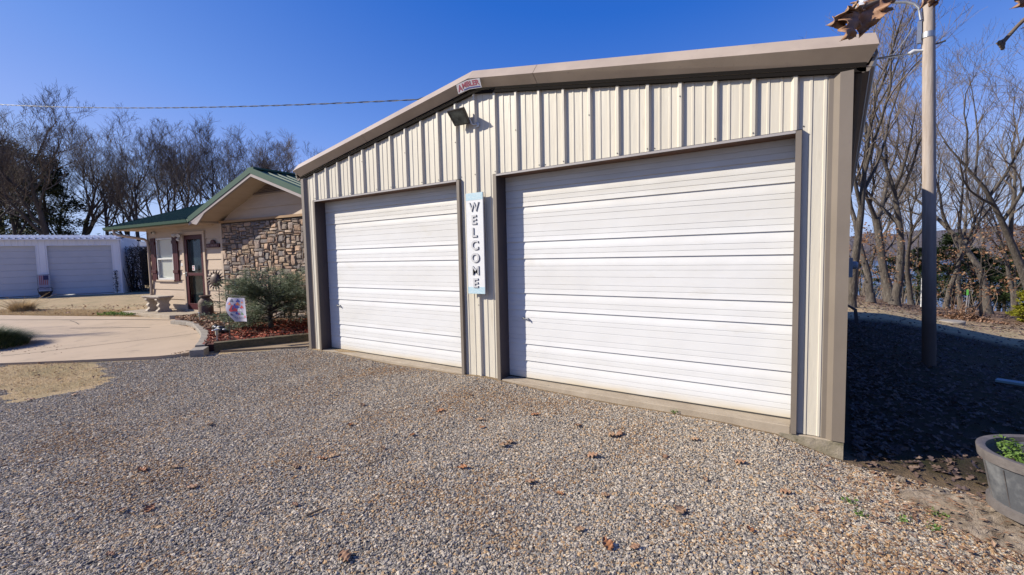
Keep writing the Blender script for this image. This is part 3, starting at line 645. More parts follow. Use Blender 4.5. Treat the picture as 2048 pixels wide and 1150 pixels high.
for i in range(4):
    j = (i+1) % 4; mb.add([A[i], A[j], B[j], B[i], A2[i], A2[j], B2[j], B2[i]], [(0, 1, 2, 3), (4, 7, 6, 5), (0, 4, 5, 1), (3, 2, 6, 7)])
mb.build('lens_frame', M['bronze'], fl)
mb = MB(); mb.tube([c_-nrm*.02+Vector((.10, .05, -.02)), (3.33, -.055, 3.145), (3.375, -.045, 3.14), (3.375, -.0, 3.14)], .011, 8); mb.lathe([(.032, 0), (.032, .02), (.015, .025)], 14, Matrix.Translation((3.375, -.002, 3.14)) @ Matrix.Rotation(R(90), 4, 'X'))
mb.build('bracket', M['alu'], fl, smooth=40)

# ------------------------------------------------------------------ lettering
def text_mb(txt, size, ext, Mx, bold=.0, spacing=1.0):
    cu = bpy.data.curves.new('t', 'FONT'); cu.body = txt; cu.size = size; cu.extrude = ext; cu.offset = bold; cu.align_x = 'CENTER'; cu.align_y = 'CENTER'; cu.space_character = spacing
    o = bpy.data.objects.new('t', cu); col.objects.link(o); bpy.context.view_layer.update()
    me = o.to_mesh(); mb = MB(); vs = [tuple(v.co) for v in me.vertices]
    if vs:
        cx = (min(v[0] for v in vs)+max(v[0] for v in vs))/2; cy = (min(v[1] for v in vs)+max(v[1] for v in vs))/2
        vs = [(a-cx, b-cy, c) for a, b, c in vs]
    mb.add(vs, [tuple(p.vertices) for p in me.polygons], 0, Mx)
    o.to_mesh_clear(); bpy.data.objects.remove(o); bpy.data.curves.remove(cu); return mb
FRONT = Matrix.Rotation(R(90), 4, 'X')                     # text facing -y
ws = thing('welcome_sign', (3.345, -.07, 1.71), 'tall white board reading WELCOME downwards with pale blue ends, between the garage doors', 'sign')
mb = MB(); x0, x1, z0, z1 = 3.213, 3.478, 1.093, 2.325; YS = -.075
mb.box(x0, x1, YS+.0005, YS+.02, z0, z1); mb.build('board', M['signwhite'], ws, bev=.002)
mb = MB(); mb.box(x0+.001, x1-.001, YS-.001, YS+.004, z1-.088, z1-.001); mb.build('painted_band', M['ltblue'], ws)
mb = MB(); mb.box(x0+.001, x1-.001, YS-.001, YS+.004, z0+.001, z0+.085); mb.build('painted_band', M['ltblue'], ws)
for i, ch in enumerate('WELCOME'):
    zc_ = 2.155-i*.1545; sz = .155
    Mx = Matrix.Translation((3.342, YS-.007, zc_)) @ FRONT @ Matrix.Diagonal((.95 if ch == 'W' else 1.05, 1, 1, 1))
    t1 = text_mb(ch, sz, .004, Mx, .0012 if ch in 'MW' else .0045); l_ = t1.build('letter', M['signgrey'], ws)
    Mx = Matrix.Translation((3.346, YS-.002, zc_-.003)) @ FRONT @ Matrix.Diagonal((.95 if ch == 'W' else 1.05, 1, 1, 1))
    text_mb(ch, sz, .0025, Mx, .0018 if ch in 'MW' else .0052).build('letter_edge', M['signdark'], l_)
# bent plate on the peak
ap = thing('name_plate', (3.36, -.115, 3.58), 'small bent metal plate lettered AMBLER on the rake trim at the garage peak', 'sign')
pc = Vector((3.36, -.132, 3.586)); mb = MB(); nf = Vector((0, -.76, -.65)); ux = Vector((1, 0, 0)); uz = Vector((0, -.65, .76)).normalized()
def pl(u_, v_, o=0):
    bend = -abs(u_)*.167+.0; return pc+ux*u_+uz*(v_+bend*.55+.0)+nf.normalized()*(o-.0)
uz = Vector((0, -.35, .94)).normalized(); nf = Vector((0, -.94, -.35))
us = [-.18, -.1, 0, .1, .18]
mb.sweep([pl(u_, -.052, .012) for u_ in us]+[pl(u_, .052, .012) for u_ in reversed(us)], [pl(u_, -.052, .008) for u_ in us]+[pl(u_, .052, .008) for u_ in reversed(us)])
mb.build('plate', M['platewhite'], ap)
def plate_text(t_, size, cx, cy, mat, bold=.001, name='lettering', sx=1):
    mb0 = text_mb(t_, size, .0006, Matrix.Diagonal((sx, 1, 1, 1)), bold); mb0.v = [tuple(pl(a+cx, b+cy, .0135+c)) for a, b, c in mb0.v]; mb0.build(name, mat, ap)
plate_text('A', .098, -.132, .0, M['platered'], .003, sx=1.0); plate_text('MBLER', .078, .035, .012, M['platered'], .0025, sx=1.12)
mb = MB(); mb.sweep([pl(u_, -.042, .0132) for u_ in (-.08, 0, .165)]+[pl(u_, -.028, .0132) for u_ in (.165, 0, -.08)], [pl(u_, -.042, .0142) for u_ in (-.08, 0, .165)]+[pl(u_, -.028, .0142) for u_ in (.165, 0, -.08)]); mb.build('underline', M['plateblue'], ap)

# ------------------------------------------------------------------ house
HM = Matrix.Translation((-7.85, 1.1, 0)) @ Matrix.Rotation(R(6), 4, 'Z')
def H(x, y, z): return HM @ Vector((x, y, z))
hs_ = thing('house', H(2, 3.5, .1), 'tan board sided house with green metal roof and stone veneer gable behind the garage', 'house')
HL, HS, HR_ = -2.2, 1.69, 6.15
DX0, DX1, DZ0, DZ1 = -.19, .76, .25, 2.31
WX0, WX1, WZ0, WZ1 = -1.72, -.80, 1.07, 2.28
# siding with openings
mb = MB(HM); zs = [.10]; z = .235
while z < 2.56: zs.append(z); z += .279
zs.append(2.60)
def spans(z0, z1):
    ho = []
    if z0 < DZ1 and z1 > .0: ho.append((DX0, DX1))
    return ho
for z0, z1 in zip(zs, zs[1:]):
    segs = [(HL, HS)]
    brk = sorted({z0, z1} | {q for q in (WZ0, WZ1, DZ1) if z0 < q < z1})
    for a, b in zip(brk, brk[1:]):
        ho = []
        if a < DZ1-1e-6: ho.append((DX0, DX1))
        if a >= WZ0-1e-6 and b <= WZ1+1e-6: ho.append((WX0, WX1))
        xs_ = HL
        ya = -.022*(1-(a-z0)/(z1-z0)); yb = -.022*(1-(b-z0)/(z1-z0))
        for q0, q1 in sorted(ho)+[(HS, HS)]:
            if q0 > xs_: mb.add([(xs_, ya, a), (q0, ya, a), (q0, yb, b), (xs_, yb, b)], [(0, 1, 2, 3)])
            xs_ = q1
        if a == z0 and z0 > .1:
            pass
    if z0 > .1:
        xs_ = HL
        for q0, q1 in sorted(([(DX0, DX1)] if z0 < DZ1 else [])+([(WX0, WX1)] if WZ0 < z0 < WZ1 else []))+[(HS, HS)]:
            if q0 > xs_: mb.add([(xs_, -.022, z0), (q0, -.022, z0), (q0, 0, z0), (xs_, 0, z0)], [(3, 2, 1, 0)])
            xs_ = q1
for z0, z1 in zip(zs, zs[1:]):                            # left end wall
    mb.add([(HL-.022, -.022, z0), (HL-.022, 7, z0), (HL, 7, z1), (HL, 0, z1)], [(0, 3, 2, 1)]); mb.add([(HL-.022, -.022, z0), (HL-.022, 7, z0), (HL, 7, z0), (HL, 0, z0)], [(0, 1, 2, 3)])
mb.box(HL-.03, HL+.0, -.028, .06, .1, 2.6)
mb.build('siding_wall', M['siding'], hs_)
mb = MB(HM); mb.box(HL+.01, DX0-.2, .12, 7, 0, 2.6); mb.box(DX1+.2, HR_-.03, .12, 7, 0, 2.6); mb.box(DX0-.2, DX1+.2, .5, 7, 0, 2.6); mb.box(DX0-.2, DX1+.2, .12, .5, 2.4, 2.6); mb.build('wall_core', M['siding'], hs_)
mb = MB(HM); mb.box(HS-.07, HS+.01, -.06, .02, .1, 2.6); mb.build('corner_board', M['siding'], hs_)
# gable wall above the stone
RX, RZ, SL = 3.93, 3.50, .36
mb = MB(HM)
gz = lambda x: RZ-abs(x-RX)*SL
zz = [2.56]
while zz[-1] < RZ: zz.append(zz[-1]+.279)
for a, b in zip(zz, zz[1:]):
    b = min(b, RZ-.001); wa = (RZ-a)/SL; wb = (RZ-b)/SL; wa = min(wa, 2.24); wb = min(wb, 2.24)
    mb.add([(RX-wa, -.032, a), (RX+wa, -.032, a), (RX+wb, -.008, b), (RX-wb, -.008, b)], [(0, 1, 2, 3)])
    mb.add([(RX-wa, -.032, a), (RX+wa, -.032, a), (RX+wa, 0, a), (RX-wa, 0, a)], [(3, 2, 1, 0)])
mb.box(HS, HR_, .02, .1, 2.5, 2.6); mb.build('gable_wall', M['siding'], hs_)
mb = MB(HM); mb.box(HS-.02, HR_, -.10, -.035, 2.545, 2.60); mb.build('frieze_board', M['wood'], hs_)
mb = MB(HM); vz = 3.17                                    # louvred vent
for k in range(8):
    z = vz+.012+k*.036; w_ = (3.46-z)/.38*1.0-.02
    if w_ > .03: mb.add([(RX+.0-w_, -.075, z), (RX+w_, -.075, z), (RX+w_, -.035, z+.03), (RX-w_, -.035, z+.03), (RX-w_, -.075, z-.006), (RX+w_, -.075, z-.006)], [(0, 1, 2, 3), (4, 5, 1, 0)])
mb.box(RX-.8, RX+.8, -.08, -.035, vz-.02, vz)
mb.build('gable_vent', pm('vent_brown', (.23, .17, .13), .6), hs_)
# stone veneer
mb = MB(HM); mb.box(HS, HR_, -.02, .09, .05, 2.545); sw = mb.build('stone_wall', M['mortar'], hs_)
mb = MB(HM); rnd = random.Random(3); CW = .047; nx_ = int((HR_-HS)/CW); nz_ = int(2.4/.036); occ = [[0]*nx_ for _ in range(nz_)]
cz = 2.4/nz_
for j in range(nz_):
    for i in range(nx_):
        if occ[j][i]: continue
        t_ = rnd.random()
        if t_ < .36: a, b = rnd.randint(4, 8), rnd.randint(1, 2)
        elif t_ < .8: a, b = rnd.randint(4, 6), rnd.randint(2, 4)
        elif t_ < .9: a, b = rnd.randint(3, 4), rnd.randint(2, 4)
        else: a, b = rnd.randint(3, 5), rnd.randint(5, 7)
        k = 0
        while k < a and i+k < nx_ and not occ[j][i+k]: k += 1
        a = k; b = min(b, nz_-j)
        for jj in range(j, j+b):
            for ii in range(i, i+a):
                if occ[jj][ii]: b = min(b, jj-j)
        b = max(b, 1)
        for jj in range(j, j+b):
            for ii in range(i, i+a): occ[jj][ii] = 1
        x0, x1, z0, z1 = HS+i*CW+.006, HS+(i+a)*CW-.006, .12+j*cz+.005, .12+(j+b)*cz-.005
        d = .03+.035*rnd.random(); q = min(x1-x0, z1-z0)*.22; jr = lambda s_=1: rnd.uniform(-1, 1)*q*.8*s_
        out = [(x0+q*rnd.random(), z0+jr(.3)), ((x0+x1)/2+jr(), z0+abs(jr(.4))), (x1-q*rnd.random(), z0+jr(.3)), (x1-abs(jr(.5)), z0+q), (x1-abs(jr(.4)), (z0+z1)/2+jr()), (x1-q*rnd.random(), z1-abs(jr(.4))), ((x0+x1)/2+jr(), z1-abs(jr(.4))), (x0+q*rnd.random(), z1-abs(jr(.3))), (x0+abs(jr(.4)), (z0+z1)/2+jr())]
        cx, cz_ = (x0+x1)/2, (z0+z1)/2; tx, tz = rnd.uniform(-.12, .12), rnd.uniform(-.15, .15)
        B0 = [(x, -.015, z) for x, z in out]
        B1 = [(x, -d*.72-.01, z) for x, z in out]
        B2 = [(cx+(x-cx)*.80, -d-.012+(x-cx)*tx+(z-cz_)*tz+rnd.uniform(-.006, .006), cz_+(z-cz_)*.74) for x, z in out]
        n_ = len(out); vs = B0+B1+B2+[(cx+jr(), -d-.018+rnd.uniform(-.004, .008), cz_+jr(.6))]
        fs = [(i_, (i_+1) % n_, n_+(i_+1) % n_, n_+i_) for i_ in range(n_)]+[(n_+i_, n_+(i_+1) % n_, 2*n_+(i_+1) % n_, 2*n_+i_) for i_ in range(n_)]+[(2*n_+i_, 2*n_+(i_+1) % n_, 3*n_) for i_ in range(n_)]
        mb.add(vs, fs)
mb.build('stone_facing', M['stonecol'], sw, smooth=35)
# window
wn_ = None
mb = MB(HM)
for a, b, c, d in ((WX0-.0, WX0+.055, WZ0, WZ1), (WX1-.055, WX1, WZ0, WZ1), (WX0+.055, WX1-.055, WZ1-.05, WZ1), (WX0+.055, WX1-.055, WZ0, WZ0+.05), (WX0+.055, WX1-.055, 1.655, 1.70)): mb.box(a, b, -.03, .05, c, d)
wn_ = mb.build('window', M['whitepaint'], hs_, bev=.003)
mb = MB(HM); mb.add([(WX0+.05, .02, WZ0+.05), (WX1-.05, .02, WZ0+.05), (WX1-.05, .02, WZ1-.05), (WX0+.05, .02, WZ1-.05)], [(0, 1, 2, 3)]); mb.build('pane', M['clear'], wn_)
mb = MB(HM)
z = WZ0+.06
while z < WZ1-.05: mb.add([(WX0+.06, .045, z), (WX1-.06, .045, z), (WX1-.06, .03, z+.036), (WX0+.06, .03, z+.036)], [(0, 1, 2, 3)]); z += .034
mb.box(WX0+.05, WX1-.05, .07, .075, WZ0, WZ1)
mb.build('blind', M['blind'], wn_)
mb = MB(HM); mb.box(WX0-.04, WX1+.04, -.07, .0, WZ0-.05, WZ0-.002); mb.build('sill', M['siding'], wn_, bev=.004)
for x0 in (-2.0, -.80+.015):
    x1 = x0+.27
    mb = MB(HM); 
    for k in range(3): mb.box(x0+k*.09+.002, x0+k*.09+.086, -.05, -.024, 1.03, 2.29)
    for zz_ in (1.26, 2.1): mb.box(x0+.005, x1-.005, -.072, -.0505, zz_, zz_+.09)
    mb.build('shutter', M['maroon'], hs_, bev=.003)
# storm door
mb = MB(HM)
for a, b, c, d in ((DX0-.09, DX0, DZ0-.1, DZ1+.09), (DX1, DX1+.09, DZ0-.1, DZ1+.09), (DX0, DX1, DZ1, DZ1+.09)): mb.box(a, b, -.05, .1, c, d)
mb.box(DX0, DX1, -.03, .3, .15, DZ0-.01); mb.build('door_casing', M['siding'], hs_, bev=.004)
mb = MB(HM)
for a, b, c, d in ((DX0+.01, DX0+.12, DZ0, DZ1), (DX1-.12, DX1-.01, DZ0, DZ1), (DX0+.12, DX1-.12, DZ1-.12, DZ1), (DX0+.12, DX1-.12, DZ0, DZ0+.17), (DX0+.12, DX1-.12, 1.19, 1.27)): mb.box(a, b, -.03, .005, c, d)
sdr = mb.build('storm_door', M['maroon'], hs_, bev=.004)
mb = MB(HM); mb.add([(DX0+.1, -.012, DZ0+.1), (DX1-.1, -.012, DZ0+.1), (DX1-.1, -.012, DZ1-.1), (DX0+.1, -.012, DZ1-.1)], [(0, 1, 2, 3)]); mb.build('glass', M['clear'], sdr)
mb = MB(HM); mb.box(DX0+.145, DX1-.30, .06, .075, DZ0, DZ1, 1); mb.box(DX1-.31, DX1-.02, .06, .10, DZ0, DZ1, 0)
for k in range(3): mb.box(DX1-.27, DX1-.12, .05, .061, .45+k*.27, .62+k*.27, 0)
mb.box(DX0, DX0+.145, .07, .1, DZ0, DZ1, 0); mb.build('inner_door', [M['maroon'], M['glass']], sdr)
mb = MB(HM); mb.box(.13, .25, -.0155, -.0135, 1.33, 1.47); mb.build('sticker', M['signwhite'], sdr)
mb = MB(HM); mb.box(.15, .21, -.0175, -.016, 1.345, 1.40, 0); mb.box(.15, .23, -.0175, -.016, 1.42, 1.455, 0); mb.build('sticker_print', M['faded_red'], sdr)
mb = MB(HM); mb.tube([(DX0+.03, -.03, 1.25), (DX0+.03, -.07, 1.25), (DX0-.03, -.075, 1.24)], .012, 8); mb.box(DX0+.01, DX0+.05, -.04, -.03, 1.18, 1.30); mb.build('handle', M['galv'], sdr)
mb = MB(HM); mb.box(DX0-.22, DX0-.12, -.035, -.02, 1.46, 1.54); mb.build('switch_plate', M['whitepaint'], hs_, bev=.004)
# roofs
mb = MB(HM); EX0, EX1 = -3.26, 1.7; EY, EZ, MS = -.58, 2.645, .33; RY = 3.5
def mroof(x0, x1, y0, y1, z0, z1, mb, step=.23):
    mb.add([(x0, y0, z0), (x1, y0, z0), (x1, y1, z1), (x0, y1, z1)], [(0, 1, 2, 3)])
    x = x0+.02
    while x < x1:
        mb.sweep([(x-.018, y0, z0), (x+.018, y0, z0), (x+.01, y0, z0+.025), (x-.01, y0, z0+.025)], [(x-.018, y1, z1), (x+.018, y1, z1), (x+.01, y1, z1+.025), (x-.01, y1, z1+.025)]); x += step
mroof(EX0, 1.45, EY, RY, EZ, EZ+MS*(RY-EY), mb); mroof(1.45, HR_+.5, .3, RY, EZ+MS*(.3-EY), EZ+MS*(RY-EY), mb); mroof(EX0, HR_+.5, RY, 7.6, EZ+MS*(RY-EY), EZ-.03, mb)
mb.box(EX0-.02, EX0+.08, EY, EY+.02, EZ-.10, EZ+.03)
z1 = EZ+MS*(RY-EY)
mb.sweep([(EX0-.03, EY, EZ+.03), (EX0+.05, EY, EZ+.04), (EX0+.05, EY, EZ-.0), (EX0-.03, EY, EZ-.12)], [(EX0-.03, RY, z1+.03), (EX0+.05, RY, z1+.04), (EX0+.05, RY, z1), (EX0-.03, RY, z1-.12)])
GY = -.60; GO = 2.66                                       # gable roof: half width
GZ = RZ+.12
for s_ in (-1, 1):
    y = GY
    A = [(RX, GY, GZ), (RX+s_*GO, GY, GZ-GO*SL)]; B = [(RX, 3.4, GZ), (RX+s_*GO, 3.4, GZ-GO*SL)]
    mb.add([A[0], A[1], B[1], B[0]], [(0, 1, 2, 3)])
    y = GY+.02
    while y < 3.4:
        mb.sweep([(RX, y-.018, GZ), (RX, y+.018, GZ), (RX, y+.01, GZ+.025), (RX, y-.01, GZ+.025)], [(RX+s_*GO, y-.018, GZ-GO*SL), (RX+s_*GO, y+.018, GZ-GO*SL), (RX+s_*GO, y+.01, GZ-GO*SL+.025), (RX+s_*GO, y-.01, GZ-GO*SL+.025)]); y += .23
    # rake flashing, green
    mb.sweep([(RX, GY-.035, GZ-.10), (RX, GY-.0, GZ-.10), (RX, GY+.0, GZ+.03), (RX, GY-.035, GZ+.03)], [(RX+s_*GO, GY-.035, GZ-GO*SL-.10), (RX+s_*GO, GY, GZ-GO*SL-.10), (RX+s_*GO, GY, GZ-GO*SL+.03), (RX+s_*GO, GY-.035, GZ-GO*SL+.03)])
mb.box(RX-.12, RX+.12, GY-.02, 3.4, GZ-.01, GZ+.03)
rf = mb.build('roof', M['green'], hs_)
mb = MB(HM)                                               # taupe fascia boards, boxed eave ends
for s_ in (-1, 1):
    e = GZ-GO*SL
    mb.sweep([(RX, GY-.02, GZ-.17), (RX, GY+.04, GZ-.17), (RX, GY+.04, GZ-.101), (RX, GY-.02, GZ-.101)], [(RX+s_*GO, GY-.02, e-.17), (RX+s_*GO, GY+.04, e-.17), (RX+s_*GO, GY+.04, e-.101), (RX+s_*GO, GY-.02, e-.101)])
    A = [(RX+s_*GO, e-.101), (RX+s_*GO, e-.17), (RX+s_*(GO-.33), e-.20), (RX+s_*(GO-.42), e-.101+.42*SL)]
    A = [(RX+s_*(GO-.0), e-.10), (RX+s_*(GO-.30), e-.165), (RX+s_*(GO-.37), e-.165), (RX+s_*(GO-.74), e-.165+.74*SL)]
    mb.sweep([(x, GY-.018, z) for x, z in A], [(x, GY+.02, z) for x, z in A])
mb.build('fascia', M['fascia'], hs_)
mb = MB(HM)                                               # sloped soffits and flat eave soffit
for s_ in (-1, 1):
    e = GZ-GO*SL-.15
    mb.sweep([(RX, GY+.04, GZ-.15), (RX, .1, GZ-.15), (RX, .1, GZ-.11), (RX, GY+.04, GZ-.11)], [(RX+s_*GO, GY+.04, e), (RX+s_*GO, .1, e), (RX+s_*GO, .1, e+.04), (RX+s_*GO, GY+.04, e+.04)])
mb.box(EX0+.05, EX1-.2, EY+.02, -.0, 2.555, 2.59); mb.box(EX0+.05, EX1-.35, EY+.0, EY+.03, 2.53, 2.65); mb.box(EX0+.05, HL-.03, 0, 7, 2.555, 2.59)
mb.box(HL, HS-.02, -.035, -.0, 2.47, 2.556)
mb.build('soffit', M['siding'], hs_)
mb = MB(HM); pr = [(0, 0), (0, -.02), (-.02, -.085), (-.06, -.095), (-.10, -.07), (-.115, -.0), (-.10, -.0), (-.09, -.06), (-.06, -.08), (-.03, -.07), (-.02, -.0)]
mb.sweep([(EX0-.02, EY+a, EZ-.005+b) for a, b in pr], [(1.30, EY+a, EZ-.005+b) for a, b in pr]); mb.build('gutter', M['green'], hs_)
mb = MB(HM); mb.tube([(-2.72, EY-.06, 2.57), (-2.70, EY-.05, 2.45), (-2.62, EY+.0, 2.40), (-2.2, -.1, 2.27), (-2.12, -.06, 2.20), (-2.10, -.055, 2.05), (-2.10, -.055, .75), (-2.16, -.06, .35), (-2.2, -.12, .24)], .038, 8); mb.build('downspout', M['siding'], hs_, smooth=50)
# number plaque
pq = thing('name_plaque', H(1.245, -.04, 2.0), 'dark maroon plaque with raised figures and arched top beside the storm door', 'plaque')
mb = MB(HM); mb.box(.95, 1.54, -.055, -.03, 1.935, 2.045); A = [(1.245+.11*math.cos(t), 2.046+.10*math.sin(t)) for t in np.linspace(0, math.pi, 12)]; mb.sweep([(x, -.055, z) for x, z in A], [(x, -.03, z) for x, z in A]); mb.build('board', M['maroon'], pq, bev=.004)
mk = pm('plaque_mark', (.16, .05, .05), .4)
for k, w_ in enumerate((.05, .02, .05, .05, .04, .05)): mb = MB(HM); mb.box(1.02+k*.075, 1.02+k*.075+w_, -.059, -.0553, 1.965, 2.015); mb.build('raised_mark', mk, pq)
# porch floodlights and camera
pf = thing('porch_light', H(-.3, -.1, 2.3), 'small white twin spot light above the house window and door', 'light')
for (x, z, rr, ry) in ((-.42, 2.33, .055, 50), (-.20, 2.33, .06, -40), (-.22, 2.22, .045, -10)):
    mb = MB(HM); mb.lathe([(.02, .05), (.035, .03), (rr, -.05), (rr*.9, -.06), (0, -.05)], 12, Matrix.Translation((x, -.14, z)) @ Matrix.Rotation(R(ry), 4, 'Y') @ Matrix.Rotation(R(-40), 4, 'X')); mb.tube([(x, -.12, z+.02), (-.31, -.03, 2.33)], .012, 6); mb.build('lamp_head', M['caststone'] if False else M['whitepaint'], pf, smooth=50)
sc_ = thing('security_camera', H(-1.75, -.1, 2.47), 'small dark round camera under the house eave left of the window', 'camera')
mb = MB(HM); mb.lathe([(.04, .0), (.045, .05), (.03, .07)], 12, Matrix.Translation((-1.75, -.03, 2.45)) @ Matrix.Rotation(R(90), 4, 'X')); mb.build('body', M['whitepaint'], sc_); mb = MB(HM); mb.lathe([(.03, .07), (.028, .085), (0, .09)], 12, Matrix.Translation((-1.75, -.03, 2.45)) @ Matrix.Rotation(R(90), 4, 'X')); mb.build('lens', M['black'], sc_)

# porch slab + steps
mb = MB(HM); mb.sweep([(x, y, .0) for x, y in ((-2.2, -.78), (.55, -.86), (.9, -.55), (.9, 0), (-2.2, 0))], [(x, y, .2) for x, y in ((-2.2, -.78), (.55, -.86), (.9, -.55), (.9, 0), (-2.2, 0))]); struct(mb.build('porch_slab', M['conc'], bev=.01))
# mulch bed
BED = [(-7.0, .35), (-6.0, .12), (-5.43, .10), (-4.53, -.08), (-3.5, -.35), (-2.63, -.66), (-1.75, -1.12), (-1.45, -.72), (-.92, .32), (-.5, 1.1), (-.45, 1.85), (-4, 1.45), (-7.0, 1.1)]
hb = lambda x, y: .175+.03*noise.noise((x*1.5, y*1.5, 8))
bed = polysheet('mulch_bed', BED, hb, M['mulchbed'], .2, .3); struct(bed)
def inpoly(x, y, poly):
    c = False; j = len(poly)-1
    for i in range(len(poly)):
        if (poly[i][1] > y) != (poly[j][1] > y) and x < (poly[j][0]-poly[i][0])*(y-poly[i][1])/(poly[j][1]-poly[i][1])+poly[i][0]: c = not c
        j = i
    return c
rnd = random.Random(11); mb = MB(); ml = MB()
for _ in range(11000):
    x, y = rnd.uniform(-7, -.4), rnd.uniform(-1.2, 1.9)
    if not inpoly(x, y, BED): continue
    edge = x < -3.6+.5*noise.noise((x, y, 0))+(y*.3)
    L_, W_ = (rnd.uniform(.03, .085), rnd.uniform(.010, .028)) if not edge else (rnd.uniform(.04, .08), rnd.uniform(.03, .05))
    Mx = Matrix.Translation((x, y, hb(x, y)+rnd.uniform(.0, .035))) @ Matrix.Rotation(rnd.uniform(0, 6.3), 4, 'Z') @ Matrix.Rotation(rnd.uniform(-.5, .5), 4, 'Y') @ Matrix.Rotation(rnd.uniform(-.8, .8), 4, 'X')
    (ml if edge else mb).add([(-L_/2, -W_/2, 0), (L_/2, -W_/2, .003), (L_/2, W_/2, 0), (-L_/2, W_/2, .004)], [(0, 1, 2, 3)], 0, Mx)
stuff(mb.build('wood_mulch', M['mulch']), 'red wood chip mulch in the raised bed beside the garage', 'mulch')
for _ in range(420):
    x = rnd.uniform(-5, -.8); y = rnd.uniform(-4.6, -2.2)
    if y > -2.3 or in_gravel(x, y) > .6: continue
    s_ = rnd.uniform(.012, .035); Mx = Matrix.Translation((x, y, h(x, y)+.02)) @ Matrix.Rotation(rnd.uniform(0, 6.3), 4, 'Z') @ Matrix.Rotation(rnd.uniform(-.6, .6), 4, 'Y')
    ml.add([(-s_, 0, 0), (0, -s_*.5, .006), (s_, 0, 0), (0, s_*.5, .006)], [(0, 1, 2, 3)], 0, Mx)
for _ in range(260):
    x = rnd.uniform(-16, -8.4); y = ip(x, [-17, -13.78, -11.85, -9.98, -8.6], [-3, -1.8, -1.03, -.31, .2])+rnd.uniform(.1, 3.0)
    s_ = rnd.uniform(.03, .07); Mx = Matrix.Translation((x, y, h(x, y)+.04)) @ Matrix.Rotation(rnd.uniform(0, 6.3), 4, 'Z') @ Matrix.Rotation(rnd.uniform(-.7, .7), 4, 'Y')
    ml.add([(-s_, 0, 0), (0, -s_*.5, .01), (s_, 0, 0), (0, s_*.5, .01)], [(0, 1, 2, 3)], 0, Mx)
for _ in range(160):
    q = rnd.random(); k = rnd.randrange(0, 6); x = DR[k][0]+(DR[k+1][0]-DR[k][0])*q-.04; y = DR[k][1]+(DR[k+1][1]-DR[k][1])*q-rnd.uniform(.02, .12)
    s_ = rnd.uniform(.012, .03); Mx = Matrix.Translation((x, y, .115)) @ Matrix.Rotation(rnd.uniform(0, 6.3), 4, 'Z') @ Matrix.Rotation(rnd.uniform(-.6, .6), 4, 'Y')
    ml.add([(-s_, 0, 0), (0, -s_*.5, .006), (s_, 0, 0), (0, s_*.5, .006)], [(0, 1, 2, 3)], 0, Mx)
stuff(ml.build('dry_leaves', M['leaf_pile']), 'dry brown leaves in the raised bed and along the driveway edges', 'leaves')
# timber edging
a = Vector((-1.50, -1.06, 0)); b = Vector((-.46, 1.22, 0)); d = (b-a).normalized(); n_ = Vector((-d.y, d.x, 0))
mb = MB(); A = [a+Vector((0, 0, .05)), a+n_*.12+Vector((0, 0, .05)), a+n_*.12+Vector((0, 0, .205)), a+Vector((0, 0, .21))]
secs = 12; prev = None
for i in range(secs):
    f0, f1 = i/secs, (i+1)/secs
    def sec(f): 
        o = a.lerp(b, f); j = .004*noise.noise((f*9, 0, 0)); return [o+Vector((0, 0, .03)), o+n_*.13+Vector((0, 0, .03)), o+n_*.125+Vector((0, 0, .215+j)), o+n_*(.01+j)+Vector((0, 0, .21-j))]
    mb.sweep(sec(f0), sec(f1), 0, cap=(i in (0, secs-1)))
tag(mb.build('landscape_timber', M['timber'], loc=a), 'weathered mossy timber edging the raised bed near the garage corner', 'timber')
# edging blocks along the driveway curve
BP = [(-6.10, .06), (-5.43, .14), (-4.95, .10), (-4.5, -.02), (-4.08, -.15), (-3.65, -.28), (-3.22, -.42), (-2.80, -.58), (-2.40, -.76), (-2.02, -.94), (-1.66, -1.13)]
lab = ['at the porch end of the curb', 'second from the porch', 'third from the porch', 'fourth from the porch', 'fifth from the porch', 'in the middle of the curve', 'just past the middle of the curve', 'left of the dark garden ornament', 'behind the white solar light', 'beside the timber end']
proto = None
for i, (p, q) in enumerate(zip(BP, BP[1:])):
    p, q = Vector((*p, 0)), Vector((*q, 0)); d = (q-p); L_ = d.length-.012
    o = MB(); o.box(.006, L_, -.14, .0, .02, .185); ob = o.build('edging_block', M['block'], loc=(0, 0, 0), bev=.008)
    ob.location = p; ob.rotation_euler = (0, 0, math.atan2(d.y, d.x)); tag(ob, 'grey concrete edging block '+lab[i], 'block', 'concrete blocks edging the raised bed')
mb = MB(); mb.box(-.16, .16, -.1, .1, 0, .13); ob = mb.build('edging_block', M['block'], loc=(0, 0, 0), bev=.008); ob.location = (-1.52, -1.27, .03); ob.rotation_euler = (0, 0, R(-35)); tag(ob, 'loose low concrete block in front of the timber end', 'block', 'concrete blocks edging the raised bed')

# ------------------------------------------------------------------ milk can, bench, ornaments
def P0(x, y, z): return Vector((x, y, z))
cp = P0(-6.30, .80, .18)
mc = thing('milk_can', cp, 'rusty brown old milk can standing between the storm door and the raised bed', 'milk can')
Tm = Matrix.Translation(cp)
mb = MB(); mb.lathe([(.155, 0), (.17, .01), (.168, .05), (.17, .33), (.165, .37), (.12, .43), (.095, .46), (.09, .49), (.105, .50)], 28, Tm); mb.build('can_body', M['rustcan'], mc, smooth=40)
mb = MB(); mb.lathe([(.105, .485), (.135, .495), (.138, .53), (.10, .535), (.09, .515), (0, .51)], 28, Tm); mb.build('lid', M['rustcan'], mc, smooth=40)
for s_ in (-1, 1): mb = MB(); mb.tube([(s_*.12, 0, .45), (s_*.175, 0, .46), (s_*.20, 0, .41), (s_*.17, 0, .36)], .010, 6, M=Tm); mb.build('can_handle', M['rustcan'], mc, smooth=50)
bp_ = H(-.93, -.43, .2)
bn = thing('garden_bench', bp_, 'pale cast stone bench with scroll legs on the porch slab under the window', 'bench')
TB = HM @ Matrix.Translation((-.93, -.43, .2))
